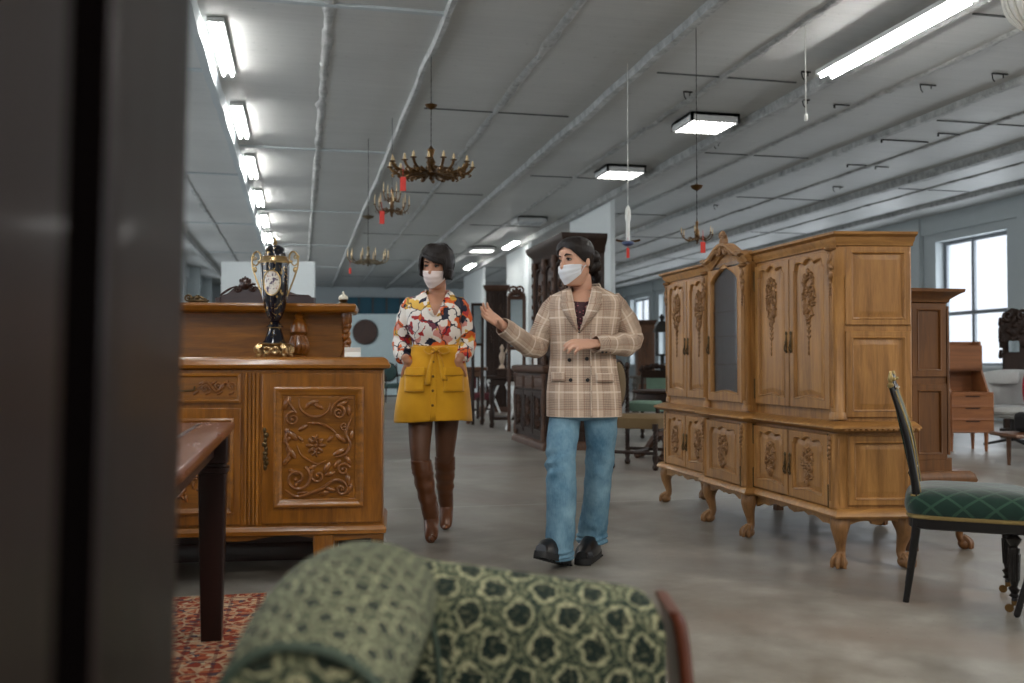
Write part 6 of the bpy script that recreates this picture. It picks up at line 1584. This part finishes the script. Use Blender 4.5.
# egg chair
FEL = plain('light_grey_felt', srgb(186, 190, 190), .9, bump=.2, bs=200)
d_ = 11.6; s_ = d_/FPX; b = at(1013, 400, d_); zz = lambda py: 1.02-(py-HZ)*s_
t = thing('lounge_chair', 'light grey swivel shell lounge chair behind the small teak secretary', 'lounge chair', (b.x, b.y, 0), -TH-.5)
m = MB(); P = []
for i in range(19):
    a_ = -2.2+4.4*i/18; row = []
    for j in range(15):
        v_ = j/14; z = .36+(zz(370)-.36)*v_*(1-.40*(abs(a_)/2.2)**2); r = .30+.10*v_
        row.append((r*sin(a_)*1.0, r*cos(a_)*.95+.10*v_, z))
    P.append(row)
m.grid(P, False); m.ell((0, 0, .38), (.30, .29, .05), 16, 8); m.build('shell', FEL, t, mods=[('SOLIDIFY', dict(thickness=.05)), ('SUBSURF', dict(levels=1, render_levels=1))])
m = MB(); m.rings([(0, -.02, .40, .26, .27), (0, -.02, .43, .28, .29), (0, -.02, .48, .27, .28), (0, -.02, .50, .2, .2)], 20, 3); m.build('seat_cushion', FEL, t)
m = MB(); m.rings([(-.12, .30, zz(384), .17, .06), (-.12, .32, zz(378), .19, .08), (-.12, .34, zz(372), .18, .07)], 16, 3); m.build('headrest', FEL, t); t.scale = (1.08, 1.05, 1.0)
m = MB(); m.tube([(0, 0, .06), (0, 0, .34)], .03, 10); m.build('column', BLK, t)
for k in range(4): a_ = k*pi/2+.5; m = MB(); m.tube([(0, 0, .09), (.34*cos(a_), .34*sin(a_), .02)], [.022, .014], 8); m.build('base_arm', BLK, t)
b2_ = at(1021, 400, 9.8); z_ = .46
t = thing('cushion', 'bright red and black cushion lying on the grey lounge chair', 'cushion', (b.x+.22, b.y-.12, .52), -TH+.4)
m = MB(); P = []
for i in range(13):
    row = []
    for j in range(13):
        u, v_ = -1+i/6, -1+j/6; e = max(0, (1-u*u)*(1-v_*v_))**.4; row.append((u*.21*(1-.08*v_*v_), -.07*e, v_*.21*(1-.08*u*u)+.18))
    P.append(row)
m.grid(P, False); m.grid([[(x, -y, z) for x, y, z in r] for r in P], False); m.build('cover', plain('crimson_fabric', srgb(170, 20, 50), .8), t)
# hall tree
d_ = 13.0; s_ = d_/FPX; b = at(1012, 400, d_); zz = lambda py: 1.02-(py-HZ)*s_; xx = lambda px: (px-1012)*s_
t = thing('hall_stand', 'black-brown carved hall stand with small mirror and coat hooks at the right edge', 'hall stand', (b.x, b.y, 0), -TH)
m = MB(); m.b2(xx(1004), xx(1026), -.02, .03, .1, zz(345)); pts = [(xx(1001), zz(348)), (xx(1000), zz(330)), (xx(1003), zz(318)), (xx(1008), zz(312)), (xx(1013), zz(308)), (xx(1018), zz(309)), (xx(1026), zz(316)), (xx(1030), zz(330)), (xx(1030), zz(348))]
m.prism(pts, -.02, .03); m.build('back_board', DK, t)
m = MB(); r_ = random.Random(3)
for k in range(30): m.ell((xx(1001+28*r_.random()), -.03, zz(312+34*r_.random())), (.05, .03, .04), 6, 5)
for k in (-1, 1): scroll(m, xx(1014+7*k), zz(316), .09, 1.3, k, 0, -.04, .025)
m.build('carving', DK, t)
MB().b2(xx(1006.5), xx(1017), -.075, -.05, zz(352), zz(341)).build('mirror', MIR, t)
for (px, py, k) in ((1001, 323, -1), (1001, 336, -1), (1001, 355, -1), (1028, 330, 1)):
    m = MB(); m.tube([(xx(px+1), -.02, zz(py)), (xx(px+4*k), -.10, zz(py+2)), (xx(px+5*k), -.14, zz(py-4))], [.03, .024, .02], 6, smooth=8, round_=True); m.build('coat_hook', DK, t)
m = MB(); m.b2(xx(1000), xx(1032), -.30, .03, 0, .12); m.b2(xx(1002), xx(1030), -.24, 0, .5, .56); m.build('base', DK, t, .01)
# low table edge with black throw
d_ = 9.2; b = at(1040, 440, d_)
t = thing('coffee_table', 'low brown table top just entering at the right edge below the grey chair', 'table', (b.x, b.y, 0), -TH)
zt_ = 1.02-(433-HZ)*d_/FPX
m = MB(); m.mould(-.36, .5, -.25, .25, [(0, zt_-.035), (.01, zt_-.02), (0, zt_)], True); m.build('table_top', MIDW, t)
for x in (-.20, .44):
    for y in (-.2, .2): m = MB(); m.tube([(x, y, 0), (x, y, zt_-.03)], [.018, .026], 8); m.build('leg', MIDW, t)
o = MB().box(0, 0, .10, .5, .3, .20).build('folded_blanket', plain('black_wool_cloth', srgb(20, 19, 20), .95), None, .05); tag(o, 'folded black blanket lying on the low brown table at the right edge', 'blanket'); setat(o, (b.x+.10, b.y+.04, zt_), -TH+.1)
